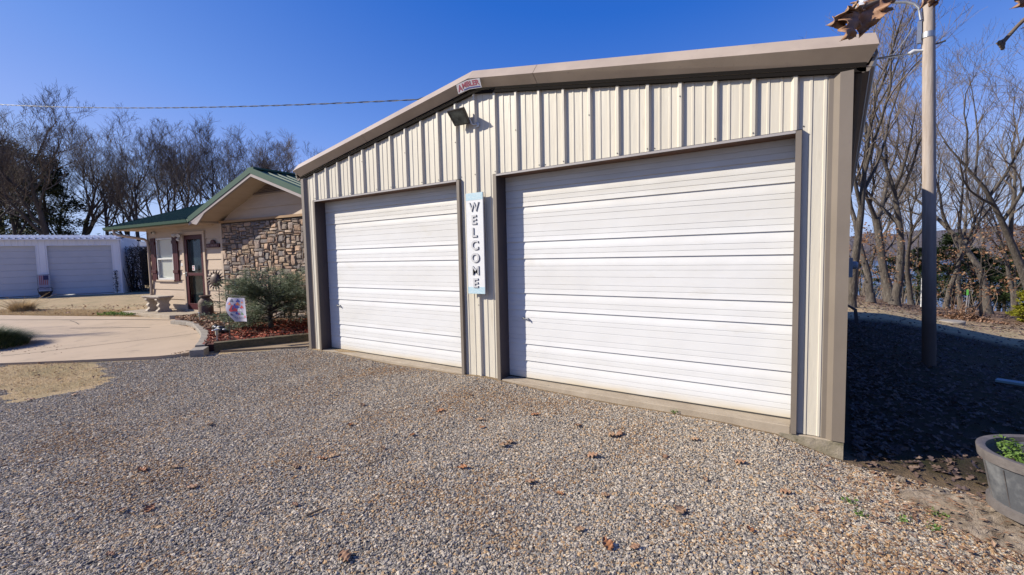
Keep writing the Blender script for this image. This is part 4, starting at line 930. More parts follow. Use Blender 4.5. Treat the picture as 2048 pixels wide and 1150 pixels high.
mb = MB(TB); pts = []
n_ = 40
L_, D_ = .46, .19
mb.box(-L_, L_, -D_, D_, .40, .445); mb.box(-L_+.02, L_-.02, -D_+.02, D_-.02, .375, .3995)
for k in range(26):
    x = -L_+.02+k*(2*L_-.04)/25; mb.lathe([(0, -.022), (.016, -.014), (.021, 0), (.016, .014), (0, .022)], 6, Matrix.Translation((x, -D_, .42)))
for k in range(9):
    for s_ in (-1, 1): y = -D_+.02+k*(2*D_-.04)/8; mb.lathe([(0, -.022), (.016, -.014), (.021, 0), (.016, .014), (0, .022)], 6, Matrix.Translation((s_*L_, y, .42)))
mb.build('seat', M['caststone'], bn, bev=.006)
for s_ in (-1, 1):
    mb = MB(TB); x = s_*.28
    pr = [(.17, 0), (.185, .03), (.165, .06), (.12, .09), (.115, .13), (.15, .17), (.15, .20), (.115, .24), (.13, .29), (.17, .32), (.19, .35), (.17, .375)]
    A = [(x-.055, -q, z) for q, z in pr]+[(x-.055, q, z) for q, z in reversed(pr)]; B = [(x+.055, a_[1], a_[2]) for a_ in A]
    # split into stacked slabs so the scroll outline stays clean
    for (q0, z0_), (q1, z1_) in zip(pr, pr[1:]):
        mb.add([(x-.055, -q0, z0_), (x+.055, -q0, z0_), (x+.055, q0, z0_), (x-.055, q0, z0_), (x-.055, -q1, z1_), (x+.055, -q1, z1_), (x+.055, q1, z1_), (x-.055, q1, z1_)], [(0, 1, 5, 4), (1, 2, 6, 5), (2, 3, 7, 6), (3, 0, 4, 7)])
    mb.add([(x-.055, -.17, .0), (x+.055, -.17, 0), (x+.055, .17, 0), (x-.055, .17, 0)], [(3, 2, 1, 0)])
    mb.build('leg', M['caststone'], bn, smooth=50)
# metal sunflower on a stake
sf = thing('metal_sunflower', H(1.74, -.3, .2), 'dark metal sunflower yard ornament on a stake in front of the siding', 'yard ornament')
fc = H(1.74, -.3, 1.10); fn = Vector((.40, -.90, .10)).normalized(); qf = fn.to_track_quat('Z', 'Y').to_matrix().to_4x4(); TF = Matrix.Translation(fc) @ qf
mb = MB(TF); mb.lathe([(.15, 0), (.145, .03), (.11, .06), (.05, .075), (0, .08)], 28, M=Matrix.Diagonal((1, 1.15, 1, 1))); mb.build('seed_head', M['petal'], sf, smooth=60)
for k in range(17):
    t_ = 2*math.pi*k/17; mb = MB(TF); Mx = Matrix.Rotation(t_, 4, 'Z')
    vs = [(.13, -.022, -.005), (.13, .022, -.005), (.20, -.030, .02), (.20, .030, .02), (.29, 0, -.005), (.20, 0, .035)]
    mb.add(vs, [(0, 2, 5), (0, 5, 1), (1, 5, 3), (2, 4, 5), (5, 4, 3)], 0, Mx); mb.build('petal', M['petal'], sf)
mb = MB(HM); mb.tube([(1.78, -.26, .15), (1.78, -.26, 1.08)], .009, 6); mb.build('stake', M['petal'], sf)
# garden flag
fb = Vector((-1.80, -.66, .18))
gf = thing('garden_flag', fb, 'small garden flag printed with red and blue flowers on a black stake in the mulch', 'garden flag')
fr_ = Vector((.62, .78, 0)).normalized()
fr_ = (at(495, 598, 8.15)-at(455, 594, 8.25)).normalized(); ft = at(452, 592, 8.3)
mb = MB(); s0 = at(461, 679, 8.25); mb.tube([s0, at(457, 640, 8.28), ft, at(455, 589.5, 8.3), at(492, 594, 8.22)], .006, 6); mb.build('flag_stake', M['black'], gf)
def fp(u_, v_, o=0):                                       # flag surface
    tl, tr2, br, bl = at(456.5, 595, 8.25), at(487, 596, 8.2), at(495, 643, 8.05), at(472, 643, 8.15)
    p = tl.lerp(tr2, u_).lerp(bl.lerp(br, u_), v_); nn = Vector((.35, -.93, 0))
    sag = .02*math.sin(u_*5+v_*2) + (.045*(1-u_)*math.sin(v_*math.pi)); lf = rt*(-.055*math.sin(v_*math.pi)*(1-u_)); return p+nn*(sag+o)+lf
mb = MB(); n_ = 12
vs = [fp(i/n_, j/n_) for j in range(n_+1) for i in range(n_+1)]; mb.add(vs, [(j*(n_+1)+i, j*(n_+1)+i+1, (j+1)*(n_+1)+i+1, (j+1)*(n_+1)+i) for j in range(n_) for i in range(n_)])
fk = mb.build('flag_cloth', M['flagcloth'], gf, smooth=180)
def blot(u_, v_, r_, mat, k=7, name='printed_flower', asp=.75):
    mb = MB(); vs = [fp(u_, v_, .003)]+[fp(u_+r_*(1+.3*math.sin(3*t_))*math.cos(t_), v_+asp*r_*(1+.3*math.sin(3*t_))*math.sin(t_), .003) for t_ in np.linspace(0, 2*math.pi, 3*k, endpoint=False)]
    mb.add(vs, [(0, i, i % (3*k)+1) for i in range(1, 3*k+1)]); mb.build(name, mat, fk)
for a_ in ((.36, .47, .17, 'red'), (.50, .36, .13, 'blue'), (.30, .12, .09, 'navy'), (.62, .13, .08, 'blue'), (.60, .27, .08, 'orange'), (.78, .40, .08, 'red'), (.22, .25, .07, 'orange'), (.64, .52, .10, 'whitepaint'), (.64, .52, .04, 'orange'), (.46, .66, .07, 'blue'), (.18, .70, .06, 'navy'), (.88, .80, .06, 'red'), (.72, .68, .07, 'leafg'), (.12, .22, .05, 'lav'), (.36, .47, .05, 'ink'), (.82, .2, .05, 'orange'), (.85, .12, .04, 'lav'), (.55, .68, .05, 'red')): blot(a_[0], a_[1], a_[2], M[a_[3]])
for k in range(6):
    mb = MB(); u0_ = .22+k*.11; mb.strip([fp(u0_+.05*math.sin(q*2.2)+q*.012, .80+q*.02, .003) for q in range(6)], [fp(u0_+.05*math.sin(q*2.2)+q*.012+.03, .80+q*.02, .003) for q in range(6)]); mb.build('script_lettering', M['ink'], fk)
# solar lights and dark ornament
def solar(p, hh, name, label, mat=None):
    t = thing(name, p, label, 'garden light', 'small solar lights along the bed'); Tx = Matrix.Translation(p)
    mb = MB(); mb.lathe([(.008, 0), (.008, hh*.55)], 6, Tx); mb.build('stake', M['galv'], t)
    mb = MB(); mb.lathe([(.02, hh*.5), (.026, hh*.56), (.026, hh*.9), (.0, hh*.9)], 12, Tx); mb.build('lamp_body', mat or M['solar'], t)
    mb = MB(); mb.lathe([(.045, hh*.9), (.045, hh*.94), (.02, hh), (0, hh)], 14, Tx); mb.build('cap', M['galv'], t)
solar(Vector((-5.42, .30, .16)), .22, 'solar_light', 'small pale solar light at the porch end of the raised bed')
solar(Vector((-3.55, .02, .16)), .20, 'solar_light', 'small yellowish solar light among the leaves behind the dark ornament')
solar(Vector((-1.93, -.82, .15)), .24, 'solar_light', 'white solar light at the front of the raised bed by the timber')
orn = thing('garden_ornament', (-2.75, -.40, .2), 'low black glazed ornament with pale spots on the edging curve', 'yard ornament')
mb = MB(); To = Matrix.Translation((-2.70, -.42, .2))
def ball(mb, c, r_, sx=1, sy=1, sz=1, n=10, M=None):
    pr = [(math.sin(t)*r_, -math.cos(t)*r_*sz) for t in np.linspace(0, math.pi, 8)]; pr[0] = (0, pr[0][1]); pr[-1] = (0, pr[-1][1]); mb.lathe(pr, n, (M or Matrix.Identity(4)) @ Matrix.Translation(c), 0, sx, sy)
ball(mb, (0, 0, .06), .10, 1.5, 1, .8, M=To); ball(mb, (-.13, -.03, .10), .07, 1, 1, .9, M=To); ball(mb, (.13, .03, .05), .06, 1.4, .8, .8, M=To); mb.build('ornament_body', M['black'], orn, smooth=60)
for c in ((-.06, -.07, .12), (.05, -.06, .13), (.16, -.02, .08), (-.10, -.10, .05)): mb = MB(); ball(mb, c, .022, 1.4, 1, .6, M=To); mb.build('pale_spot', M['signwhite'], orn, smooth=60)

# ------------------------------------------------------------------ white shed across the drive
WM = Matrix.Translation(tuple(onz(96, 592, .1))) @ Matrix.Rotation(R(64.15), 4, 'Z')
shp = WM @ Vector((0, 2.5, 0))
sh = thing('storage_shed', shp, 'white metal two door garage shed in shade across the driveway', 'shed')
SX0, SX1 = -3.35, 2.87
SD = [(-2.82, -.30), (.10, 2.50)]
mb = MB(WM); xs_ = SX0
def sribs(x0, x1, z0, z1, mb, pitch=.2286, d=.018):
    pts = [x0]; x = math.ceil(x0/pitch)*pitch; A = [(x0, 0)]
    while x < x1-.06: A += [(x, 0), (x+.012, -d), (x+.035, -d), (x+.047, 0)]; x += pitch
    A.append((x1, 0)); mb.strip([(a, b, z0) for a, b in A], [(a, b, z1) for a, b in A])
sribs(SX0, SX1, 2.40, 2.72, mb); sribs(SX0, SD[0][0], 0, 2.40, mb); sribs(SD[0][1], SD[1][0], 0, 2.40, mb); sribs(SD[1][1], SX1, 0, 2.40, mb)
mb.box(SX0, SX1, .01, 5, -.05, .0); mb.box(SX0+.01, SX0+.03, 0.01, 5, 0, 2.7); mb.box(SX0, SX1, 4.98, 5, -.1, 2.72); mb.box(SX1-.03, SX1-.0, .0, 5, 0, 2.72)
mb.build('wall', M['shed'], sh)
for a, b in SD:
    mb = MB(WM); pr = []
    z = 2.42; k = 0
    while z > .04:
        pr += [(.08, z), (.08, z-.262), (.094, z-.27), (.094, z-.285)]; z -= .30
    pr = [(y, max(z, .02)) for y, z in pr]
    mb.strip([(a-.02, y, z) for y, z in reversed(pr)], [(b+.02, y, z) for y, z in reversed(pr)]); mb.build('garage_door', M['sheddoor'], sh)
    mb = MB(WM); mb.box(a-.02, a-.0, -.02, .1, 0, 2.42); mb.box(b, b+.02, -.02, .1, 0, 2.42); mb.box(a, b, -.02, .1, 2.40, 2.42); mb.build('door_trim', M['shed'], sh)
mb = MB(WM)
def shroof(y0, z0, y1, z1):
    x = SX0-.1; A = []
    while x < SX1+.08: A += [(x, .0), (x+.02, .045), (x+.06, .045), (x+.08, .0)]; x += .2286
    mb.strip([(a, y0, z0+b) for a, b in A], [(a, y1, z1+b) for a, b in A])
shroof(-.12, 2.74, 2.5, 3.0); shroof(2.5, 3.0, 5.1, 2.74); mb.box(SX0-.1, SX1+.08, -.125, -.10, 2.67, 2.738)
A = [(0, 2.7), (2.5, 2.97), (5, 2.7)]; mb.sweep([(SX1-.02, y, z) for y, z in A], [(SX1, y, z) for y, z in A])
mb.build('roof', M['shed'], sh)
# flag banner and basket by the shed
f0 = WM @ Vector((-.12, -.30, 0)); bf = thing('yard_flag', f0, 'small yard flag banner with red stripes and navy canton in front of the white shed', 'flag')
TW = WM @ Matrix.Translation((.0, -.30, 0)) @ Matrix.Diagonal((.78, 1, .92, 1))
mb = MB(TW); mb.tube([(-.30, 0, 0), (-.30, 0, 1.12), (.25, 0, 1.12)], .012, 6); mb.build('pole', M['black'], bf)
mb = MB(TW); mb.box(-.27, .22, -.012, -.004, .32, 1.10); bcl = mb.build('banner', M['flagcloth'], bf)
for k in range(5): mb = MB(TW); mb.box(-.22+k*.085, -.18+k*.085, -.018, -.0125, .60, 1.08 if k < 3 else .84); mb.build('stripe', M['faded_red'], bcl)
mb = MB(TW); mb.box(-.03, .20, -.022, -.0185, .85, 1.08); mb.build('canton', M['navy'], bcl)
bk = thing('planter_basket', WM @ Vector((-.05, -.45, 0)), 'dark round plant basket at the foot of the yard flag', 'planter')
TK = WM @ Matrix.Translation((.05, -.45, 0)); mb = MB(TK); mb.lathe([(.14, 0), (.22, .12), (.26, .24), (.23, .25), (.2, .18), (0, .17)], 16); mb.build('basket', M['terra'], bk, smooth=50)
mb = MB(TK); mb.tube([(-.25, 0, .24), (-.27, 0, .38), (-.15, 0, .44), (.0, 0, .40), (.15, 0, .44), (.27, 0, .38), (.25, 0, .24)], .012, 6); mb.build('handle', M['black'], bk)

# ------------------------------------------------------------------ utility pole and street lamp
pb = Vector((8.165, 5.0, -.27))
up_ = thing('utility_pole', pb, 'tall weathered wooden utility pole right of the garage, lower half in shade', 'utility pole')
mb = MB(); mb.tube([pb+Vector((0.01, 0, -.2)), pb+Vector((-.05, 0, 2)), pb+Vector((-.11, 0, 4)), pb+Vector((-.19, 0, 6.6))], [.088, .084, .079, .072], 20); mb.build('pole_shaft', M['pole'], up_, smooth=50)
px_ = pb.x-.145
mb = MB()
for i in range(24):
    t_ = 2*math.pi*i/24; t2 = 2*math.pi*(i+1)/24; r1, r2 = .078, .083
    mb.add([(px_+r2*math.cos(q), 5+r2*math.sin(q), z) for q in (t_, t2) for z in (4.66, 4.74)], [(0, 2, 3, 1)])
mb.box(px_-.13, px_-.082, 4.95, 5.0, 4.60, 4.92); mb.build('pole_band', M['galv'], up_)
mb = MB(); mb.tube([(px_-.055, 4.98, 4.49), (px_-.09, 4.98, 4.49), (px_-.17, 4.95, 4.49), (px_-.22, 4.93, 4.46)], [.02, .02, .035, .03], 10); mb.build('insulator', M['whitepaint'], up_, smooth=60)
mb = MB(); mb.tube([(px_+.08, 5, 4.55), (px_+.2, 5, 4.57)], .012, 6); mb.build('pole_bolt', M['wire'], up_)
sl = thing('street_lamp', (px_-.15, 4.97, 4.8), 'grey security street lamp on a curved arm from the top of the wooden pole', 'street lamp')
mb = MB(); mb.tube([ony(1842, 40, 4.95), ony(1838, 16, 4.95), ony(1828, 7, 4.95), ony(1812, 4, 4.95), ony(1765, 5, 4.95), ony(1722, 4, 4.95)], .022, 10); mb.build('lamp_arm', M['galv'], sl, smooth=60)
lc = ony(1727, 18, 4.95); TL_ = Matrix.Translation(lc)
mb = MB(); mb.lathe([(.05, .42), (.06, .40), (.065, .10), (.12, .06), (.14, .02), (.13, .0)], 22, TL_); mb.build('lamp_head', M['alu'], sl, smooth=40)
mb = MB(); mb.lathe([(.135, .0), (.125, -.09), (.10, -.16), (.08, -.17), (0, -.165)], 22, TL_); mb.build('refractor', pm('refractor', (.65, .68, .72), .15, trans=.3), sl, smooth=40)
# service cable from pole over the roof to the far left
pts = []
for px, py, t_ in ((1832, 50, None),):
    pass
A = Vector((px_-.2, 4.93, 4.46)); Bp = CAM + (ray(-60, 206.5)/math.hypot(ray(-60, 206.5).x, ray(-60, 206.5).y))*31
def cabz(px, py, a, b):                                   # height where the sight line crosses the cable's vertical plane
    d = ray(px, py); nn = Vector((-(b.y-a.y), b.x-a.x, 0)); t_ = (a-CAM).dot(nn)/d.dot(nn); return CAM+d*t_
ctrl = [cabz(x, y, A, Bp) for x, y in ((1782, 60), (845, 195.5), (700, 206), (560, 213), (420, 216.3), (280, 216), (140, 212.5), (0, 208))]
pl_ = [A]+ctrl+[Bp]
dd = [0]
for a, b in zip(pl_, pl_[1:]): dd.append(dd[-1]+(b-a).length)
cf = [np.polyfit([dd[i] for i in range(2, len(pl_))], [pl_[i][k] for i in range(2, len(pl_))], 2 if k == 2 else 1) for k in range(3)]
fine = []
for s_ in np.linspace(0, dd[-1], 260):
    if s_ < dd[2]:
        q = np.interp(s_, dd, [p.z for p in pl_]); zz_ = float(q)
        v = A.lerp(pl_[2], s_/dd[2]); v.z = A.z+(pl_[2].z-A.z)*(s_/dd[2])**1.4
        fine.append(v)
    else: fine.append(Vector([float(np.polyval(cf[k], s_)) for k in range(3)]))
mb = MB(); mb2 = MB()
t1, t2 = [], []
for i, p in enumerate(fine):
    a_ = i*.9; o = Vector((0, math.cos(a_), math.sin(a_)))*.012; t1.append(p+o); t2.append(p-o)
mb.tube(t1, .009, 5, 0); mb.tube(t2, .009, 5, 1)
tag(mb.build('service_cable', [M['wire'], M['cable']], loc=A), 'twisted grey overhead power cable crossing the sky from the pole', 'cable')
mb = MB(); q = A; mb.tube([q+Vector((.1, 0, .0)), q+Vector((-.05, 0, -.06)), q+Vector((-.2, -.0, -.02)), q+Vector((-.25, 0, -.08)), q+Vector((-.32, 0, -.02)), q+Vector((-.36, 0, -.09)), q+Vector((-.5, 0, -.05))], .005, 5)
mb.tube([q+Vector((-.5, 0, .0)), q+Vector((-.2, 0, .05)), q+Vector((-.12, 0, .15)), q+Vector((.02, 0, .38))], .005, 5); tag(mb.build('loose_wire', M['cable'], loc=A), 'thin loose wires looping below the street lamp arm', 'wire')

# ------------------------------------------------------------------ foreground hanging oak twigs and leaves
def leaf_surface(L_, W_, lobes, curl, bend, seed, th=.0008):
    rn = random.Random(seed); nst = 26; A = []; Bq = []; Cn = []; ns = 4
    rows_ = []
    for i in range(nst+1):
        t_ = i/nst
        env = math.sin(math.pi*min(1, t_*1.02)**.75)**.7 if 0 < t_ < 1 else 0
        lob = .38+.62*abs(math.sin(lobes*math.pi*t_+.4))**.5
        w1 = W_*env*lob*(1+.1*rn.uniform(-1, 1)); w2 = W_*env*(.38+.62*abs(math.sin(lobes*math.pi*t_+.75))**.5)
        sw = .012*abs(math.sin(lobes*math.pi*t_))
        row = []
        for k in range(-ns, ns+1):
            u_ = k/ns; ww = w1 if u_ > 0 else w2; y = u_*ww; x = L_*t_+abs(u_)*L_*sw*1.4
            z = curl*(y*y)/W_*1.5 + bend*math.sin(t_*2.6)*L_+.01*math.sin(t_*19+u_*4)*abs(u_)
            row.append((x, y, z))
        rows_.append(row)
    m_ = 2*ns+1; vs = [p for r_ in rows_ for p in r_]; fs = [(i*m_+k, i*m_+k+1, (i+1)*m_+k+1, (i+1)*m_+k) for i in range(nst) for k in range(m_-1)]
    return vs, fs
def oak_leaf(name, base, tip, nrm_, W_, mat, parent=None, lobes=3, curl=.3, bend=.15, seed=0):
    base, tip = Vector(base), Vector(tip); d = tip-base; L_ = d.length; x = d.normalized(); z = (nrm_-x*nrm_.dot(x)).normalized(); y = z.cross(x)
    Mx = Matrix(((x.x, y.x, z.x, base.x), (x.y, y.y, z.y, base.y), (x.z, y.z, z.z, base.z), (0, 0, 0, 1)))
    vs, fs = leaf_surface(L_, W_, lobes, curl, bend, seed); mb = MB(); mb.add(vs, fs, 0, Mx)
    # midrib
    mb.tube([Mx @ Vector((-L_*.12, 0, .002))]+[Mx @ Vector((L_*t_, 0, bend*math.sin(t_*2.6)*L_)) for t_ in (0, .2, .4, .6, .8, .97)], [.0016]*2+[.0014, .0012, .001, .0008, .0005], 5)
    o = mb.build(name, mat, parent, smooth=180)
    md = o.modifiers.new('solid', 'SOLIDIFY'); md.thickness = .0008; return o
dpt = 1.08
tw = thing('oak_twig', at(1750, -20, dpt), 'brown oak twig with two withered leaves hanging over the garage roof corner', 'twig')
mb = MB(); mb.tube([at(1850, -70, dpt+.05), at(1790, -22, dpt+.02), at(1756, 3, dpt), at(1725, 15, dpt), at(1703, 24, dpt), at(1692, 27, dpt)], [.0065, .0055, .005, .0055, .0045, .006], 8)
for px, py in ((1700, 15), (1693, 22), (1712, 20), (1692, 30)): ball(mb, tuple(at(px, py, dpt-.005)), .0035, 1, 1, 1.2, 7)
mb.build('stem', M['stick'], tw, smooth=60)
back = -fw
mb = MB(); ball(mb, tuple(at(1719, 21, dpt-.012)), .004, 1, 1, 1.3, 7); mb.build('bud', pm('bud_yellow', (.45, .28, .06), .5), tw)
oak_leaf('leaf', at(1719, 24, dpt-.01), at(1682, 80, dpt-.03), (back+rt*.5+up*.2), .030, M['oak'], tw, 2.6, -.5, .10, 3)
oak_leaf('leaf', at(1722, 22, dpt-.015), at(1662, 50, dpt-.02), (back*.8-up*.6+rt*.1), .026, M['oakb'], tw, 2.4, .5, -.12, 5)
oak_leaf('leaf', at(1758, -2, dpt+.0), at(1718, 74, dpt+.02), (back-rt*.6), .034, M['oak'], tw, 2.6, .4, .14, 8)
oak_leaf('leaf', at(1768, -10, dpt+.02), at(1756, 40, dpt+.03), (back+rt*.3-up*.3), .022, M['oak'], tw, 2.2, .5, -.1, 12)
oak_leaf('leaf', at(1712, 6, dpt+.01), at(1696, 44, dpt+.0), (back+rt*.3-up*.3), .016, M['oakb'], tw, 2.2, .5, -.1, 13)
t2_ = thing('oak_twig', at(1860, -30, dpt), 'curled brown oak leaves hanging at the very top of the wooden pole', 'twig')
mb = MB(); mb.tube([at(1880, -60, dpt), at(1858, -12, dpt)], .004, 6); mb.build('stem', M['stick'], t2_)
oak_leaf('leaf', at(1866, -22, dpt), at(1838, 19, dpt-.01), (back+up*.5), .022, M['oak'], t2_, 1.4, .9, .2, 21)
oak_leaf('leaf', at(1852, -14, dpt), at(1874, 9, dpt), (back-up*.2+rt*.5), .016, M['oak'], t2_, 1.4, .9, -.2, 22)
t3_ = thing('oak_twig', at(2040, 50, dpt), 'bare oak twig end with a bud cluster entering from the right edge', 'twig')
mb = MB(); mb.tube([at(2110, -10, dpt), at(2060, 28, dpt), at(2035, 52, dpt), at(2016, 73, dpt), at(2004, 87, dpt)], [.0055, .0045, .004, .0042, .0045], 8); mb.tube([at(2012, 78, dpt), at(2000, 84, dpt), at(1993, 87, dpt)], [.0035, .003, .002], 6)
for px, py in ((2002, 90), (1999, 86), (2005, 95), (2006, 88)): ball(mb, tuple(at(px, py, dpt)), .0045, 1, 1, 1.4, 7)
mb.build('stem', M['stick'], t3_, smooth=60)
oak_leaf('leaf', at(2060, 30, dpt), at(2044, 56, dpt), (back+rt*.5), .014, M['oak'], t3_, 1.6, .9, .2, 32)
t4_ = thing('oak_twig', at(2030, -10, dpt), 'dark brown oak leaf edge showing in the top right corner', 'twig')
mb = MB(); mb.tube([at(2080, -50, dpt), at(2062, -22, dpt)], .004, 6); mb.build('stem', M['stick'], t4_)
oak_leaf('leaf', at(2066, -25, dpt), at(2004, -4, dpt), (back+up*.5), .026, M['oak'], t4_, 2.2, .5, .1, 41)
oak_leaf('leaf', at(2062, -22, dpt), at(2024, 16, dpt), (back+rt*.5), .020, M['oak'], t4_, 1.8, .5, .1, 42)

# ------------------------------------------------------------------ fallen oak leaves on the gravel
protos = []
for k in range(3):
    vs, fs = leaf_surface(.115, .042, 2.6, (.12, -.12, .2)[k], (.05, .07, -.04)[k], 50+k); mb = MB(); mb.add([(a-.055, b, c+.012) for a, b, c in vs], fs)
    mb.tube([(-.08, 0, .012), (-.055, 0, .012)], .0015, 4); o = mb.build('oak_leaf', [M['oakb'], M['oak'], pm('oak_leaf_orange', (.40, .17, .06), .6, c2=(.30, .12, .05), sc1=30)][k], loc=(0, 0, 0), smooth=180)
    protos.append(tag(o, ('pale tan oak leaf lying on the gravel', 'dark brown curled oak leaf lying on the gravel', 'orange brown oak leaf lying on the gravel')[k], 'leaf', 'fallen oak leaves scattered on the gravel'))
SP = [(690, 1115), (1360, 1023), (765, 897), (665, 912), (645, 918), (588, 935), (1020, 885), (1008, 892), (965, 855), (960, 840), (1240, 868), (1225, 872), (725, 811), (1120, 988), (1210, 992), (285, 940), (245, 1022), (300, 1018), (350, 935), (385, 975), (1185, 912), (825, 870), (880, 822), (1155, 852), (1070, 830), (1270, 1095), (1500, 1060), (1215, 1090), (1410, 960), (590, 1010), (1330, 915), (1480, 925), (1570, 985), (150, 790), (60, 800), (420, 850), (220, 1110), (1060, 965), (925, 935), (700, 850), (1160, 1060), (940, 790), (1390, 880)]
first = [True]*3
rnd = random.Random(5)
for i, (x, y) in enumerate(SP):
    p = onz(x, y, -.02)
    for _ in range(3): p = onz(x, y, h(p.x, p.y)+.012)
    k = rnd.choice((0, 0, 1, 2)); o = protos[k]
    if first[k]: first[k] = False
    else: o = protos[k].copy(); col.objects.link(o)
    o.location = (p.x, p.y, h(p.x, p.y)+.014); o.rotation_euler = (rnd.uniform(-.22, .22), rnd.uniform(-.22, .22), rnd.uniform(0, 6.3)); s_ = rnd.uniform(.45, .8) if i > 1 else .85; o.scale = (s_,)*3
# sticks
for i, (a_, b_, lb) in enumerate((((612, 1022), (650, 1008), 'short dark stick on the gravel below the middle of the photo'), ((730, 925), (760, 912), 'thin stick lying by leaves on the mid gravel'), ((805, 960), (860, 972), 'slender pale twig on the gravel left of centre'))):
    p, q = onz(*a_, .01), onz(*b_, .01); p.z = h(p.x, p.y)+.02; q.z = h(q.x, q.y)+.02
    mb = MB(); mb.tube([p, p.lerp(q, .5)+Vector((.01, .01, .006)), q], [.008, .007, .004] if i == 0 else .003, 6); tag(mb.build('stick', M['stick'], loc=p), lb, 'stick')

# ------------------------------------------------------------------ tub, stump
stp = Vector((7.95, -.72, -.12))
tc_ = Vector((8.22, -.72, .015)); TT = Matrix.Translation(tc_) @ Matrix.Rotation(R(0), 4, 'Z')
tub = thing('planter_tub', tc_, 'weathered grey oval plastic planter tub at the right edge of the photo', 'planter')
mb = MB(TT); SXx, SYy = 1.0, .80
def tubl(pr, mat, name, n=48): 
    mb = MB(TT); mb.lathe(pr, n, None, 0, 1.12, .84, cap=False); return mb.build(name, mat, tub, smooth=40)
tubl([(.385, .0), (.40, .0), (.402, .045), (.385, .052)], M['tubrim'], 'base_band')
tubl([(.380, .03), (.387, .06), (.405, .17), (.425, .285)], M['tub'], 'side_wall')
tubl([(.428, .285), (.444, .29), (.450, .338), (.450, .347), (.43, .35), (.412, .342), (.408, .31)], M['tubrim'], 'rim')
tubl([(.408, .312), (.40, .30), (.375, .12), (0, .12)], M['tub'], 'inner_wall')
tubl([(.395, .25), (.2, .27), (0, .275)], M['soil'], 'soil')
for k in range(16):
    t_ = 2*math.pi*k/16+.1; mb = MB(TT); mb.tube([(.386*1.12*math.cos(t_), .386*.84*math.sin(t_), .055), (.4265*1.12*math.cos(t_), .4265*.84*math.sin(t_), .27)], .0025, 4); mb.build('stave_line', M['tubrim'], tub)
# tub plants
def leafball(mb, c, n, r_, s0, s1, rn, flat=.5, upw=.5):
    for _ in range(n):
        p = Vector((rn.gauss(0, 1), rn.gauss(0, 1), rn.gauss(0, 1)*flat)).normalized()*r_*rn.random()**.5; s_ = rn.uniform(s0, s1)
        Mx = Matrix.Translation(c+p) @ Matrix.Rotation(rn.uniform(0, 6.3), 4, 'Z') @ Matrix.Rotation(rn.uniform(-1.7, 1.7), 4, 'X') @ Matrix.Rotation(rn.uniform(-1, 1), 4, 'Y')
        mb.add([(-s_*.5, 0, 0), (0, -s_*.35, .1*s_), (s_*.5, 0, 0), (0, s_*.35, .1*s_)], [(0, 1, 2, 3)], 0, Mx)
rn = random.Random(4); pln = thing('clover_plant', tc_+Vector((0, 0, .22)), 'low bright green leafy plants growing in the grey tub', 'plant')
mb = MB()
for k in range(40): leafball(mb, tc_+Vector((rn.uniform(-.37, .3), rn.uniform(-.2, .24), .32)), 60, .06, .015, .03, rn)
mb.build('leaves', M['weed'], pln); mb = MB()
for k in range(30): p = tc_+Vector((rn.uniform(-.2, .3), rn.uniform(-.2, .2), .2)); mb.tube([p, p+Vector((rn.uniform(-.03, .03), rn.uniform(-.03, .03), .08))], .0015, 4)
mb.build('stems', M['weed'], pln)
# stump: a flared weathered root crown
mb = MB(); nr, nc = 40, 90; vs = []
for i in range(nr+1):
    for j in range(nc):
        t_ = 2*math.pi*j/nc; f = i/nr; lobe = 1+.28*math.sin(3*t_+.6)+.16*math.sin(5*t_+2)+.12*noise.noise((3*math.cos(t_), 3*math.sin(t_), 1))
        r_ = .50*f*lobe; x, y = r_*math.cos(t_)*1.15, r_*math.sin(t_)*.62
        z = .13*(1-f**1.6)+.055*noise.noise((x*6, y*6, 2))*(1-f*.4)+.035*noise.noise((x*11, y*25, 4))*(1-f*.3)-.05*f**3
        if math.hypot(x-.13, y+.10) < .085: z -= .09
        vs.append((stp.x+x, stp.y+y, stp.z+z))
mb.add(vs, [(i*nc+j, i*nc+(j+1) % nc, (i+1)*nc+(j+1) % nc, (i+1)*nc+j) for i in range(nr) for j in range(nc)]); stmp = tag(mb.build('tree_stump', M['stump'], loc=stp, smooth=60), 'low rotting pale tree stump under the grey planter tub', 'stump')
for k, (x, y, a_, l_, lb) in enumerate(((7.62, -.28, .5, .16, 'flat pale bark chunk beside the shade edge left of the tub'), (7.42, -.20, 1.4, .10, 'small brown bark piece nearer the garage corner'))):
    mb = MB(); Mx = Matrix.Translation((x, y, h(x, y)+.01)) @ Matrix.Rotation(a_, 4, 'Z') @ Matrix.Rotation(.25, 4, 'Y')
    A = [(math.cos(t_)*l_*(.5+.15*math.sin(3*t_+k)), math.sin(t_)*l_*.3*(1+.2*math.sin(5*t_))) for t_ in np.linspace(0, 6.28, 12, endpoint=False)]
    mb.sweep([(a, b, 0) for a, b in A], [(a*.8, b*.75, .03+.01*math.sin(i)) for i, (a, b) in enumerate(A)], 0, True, Mx); tag(mb.build('bark_chunk', M['stump'], loc=(x, y, h(x, y))), lb, 'bark')
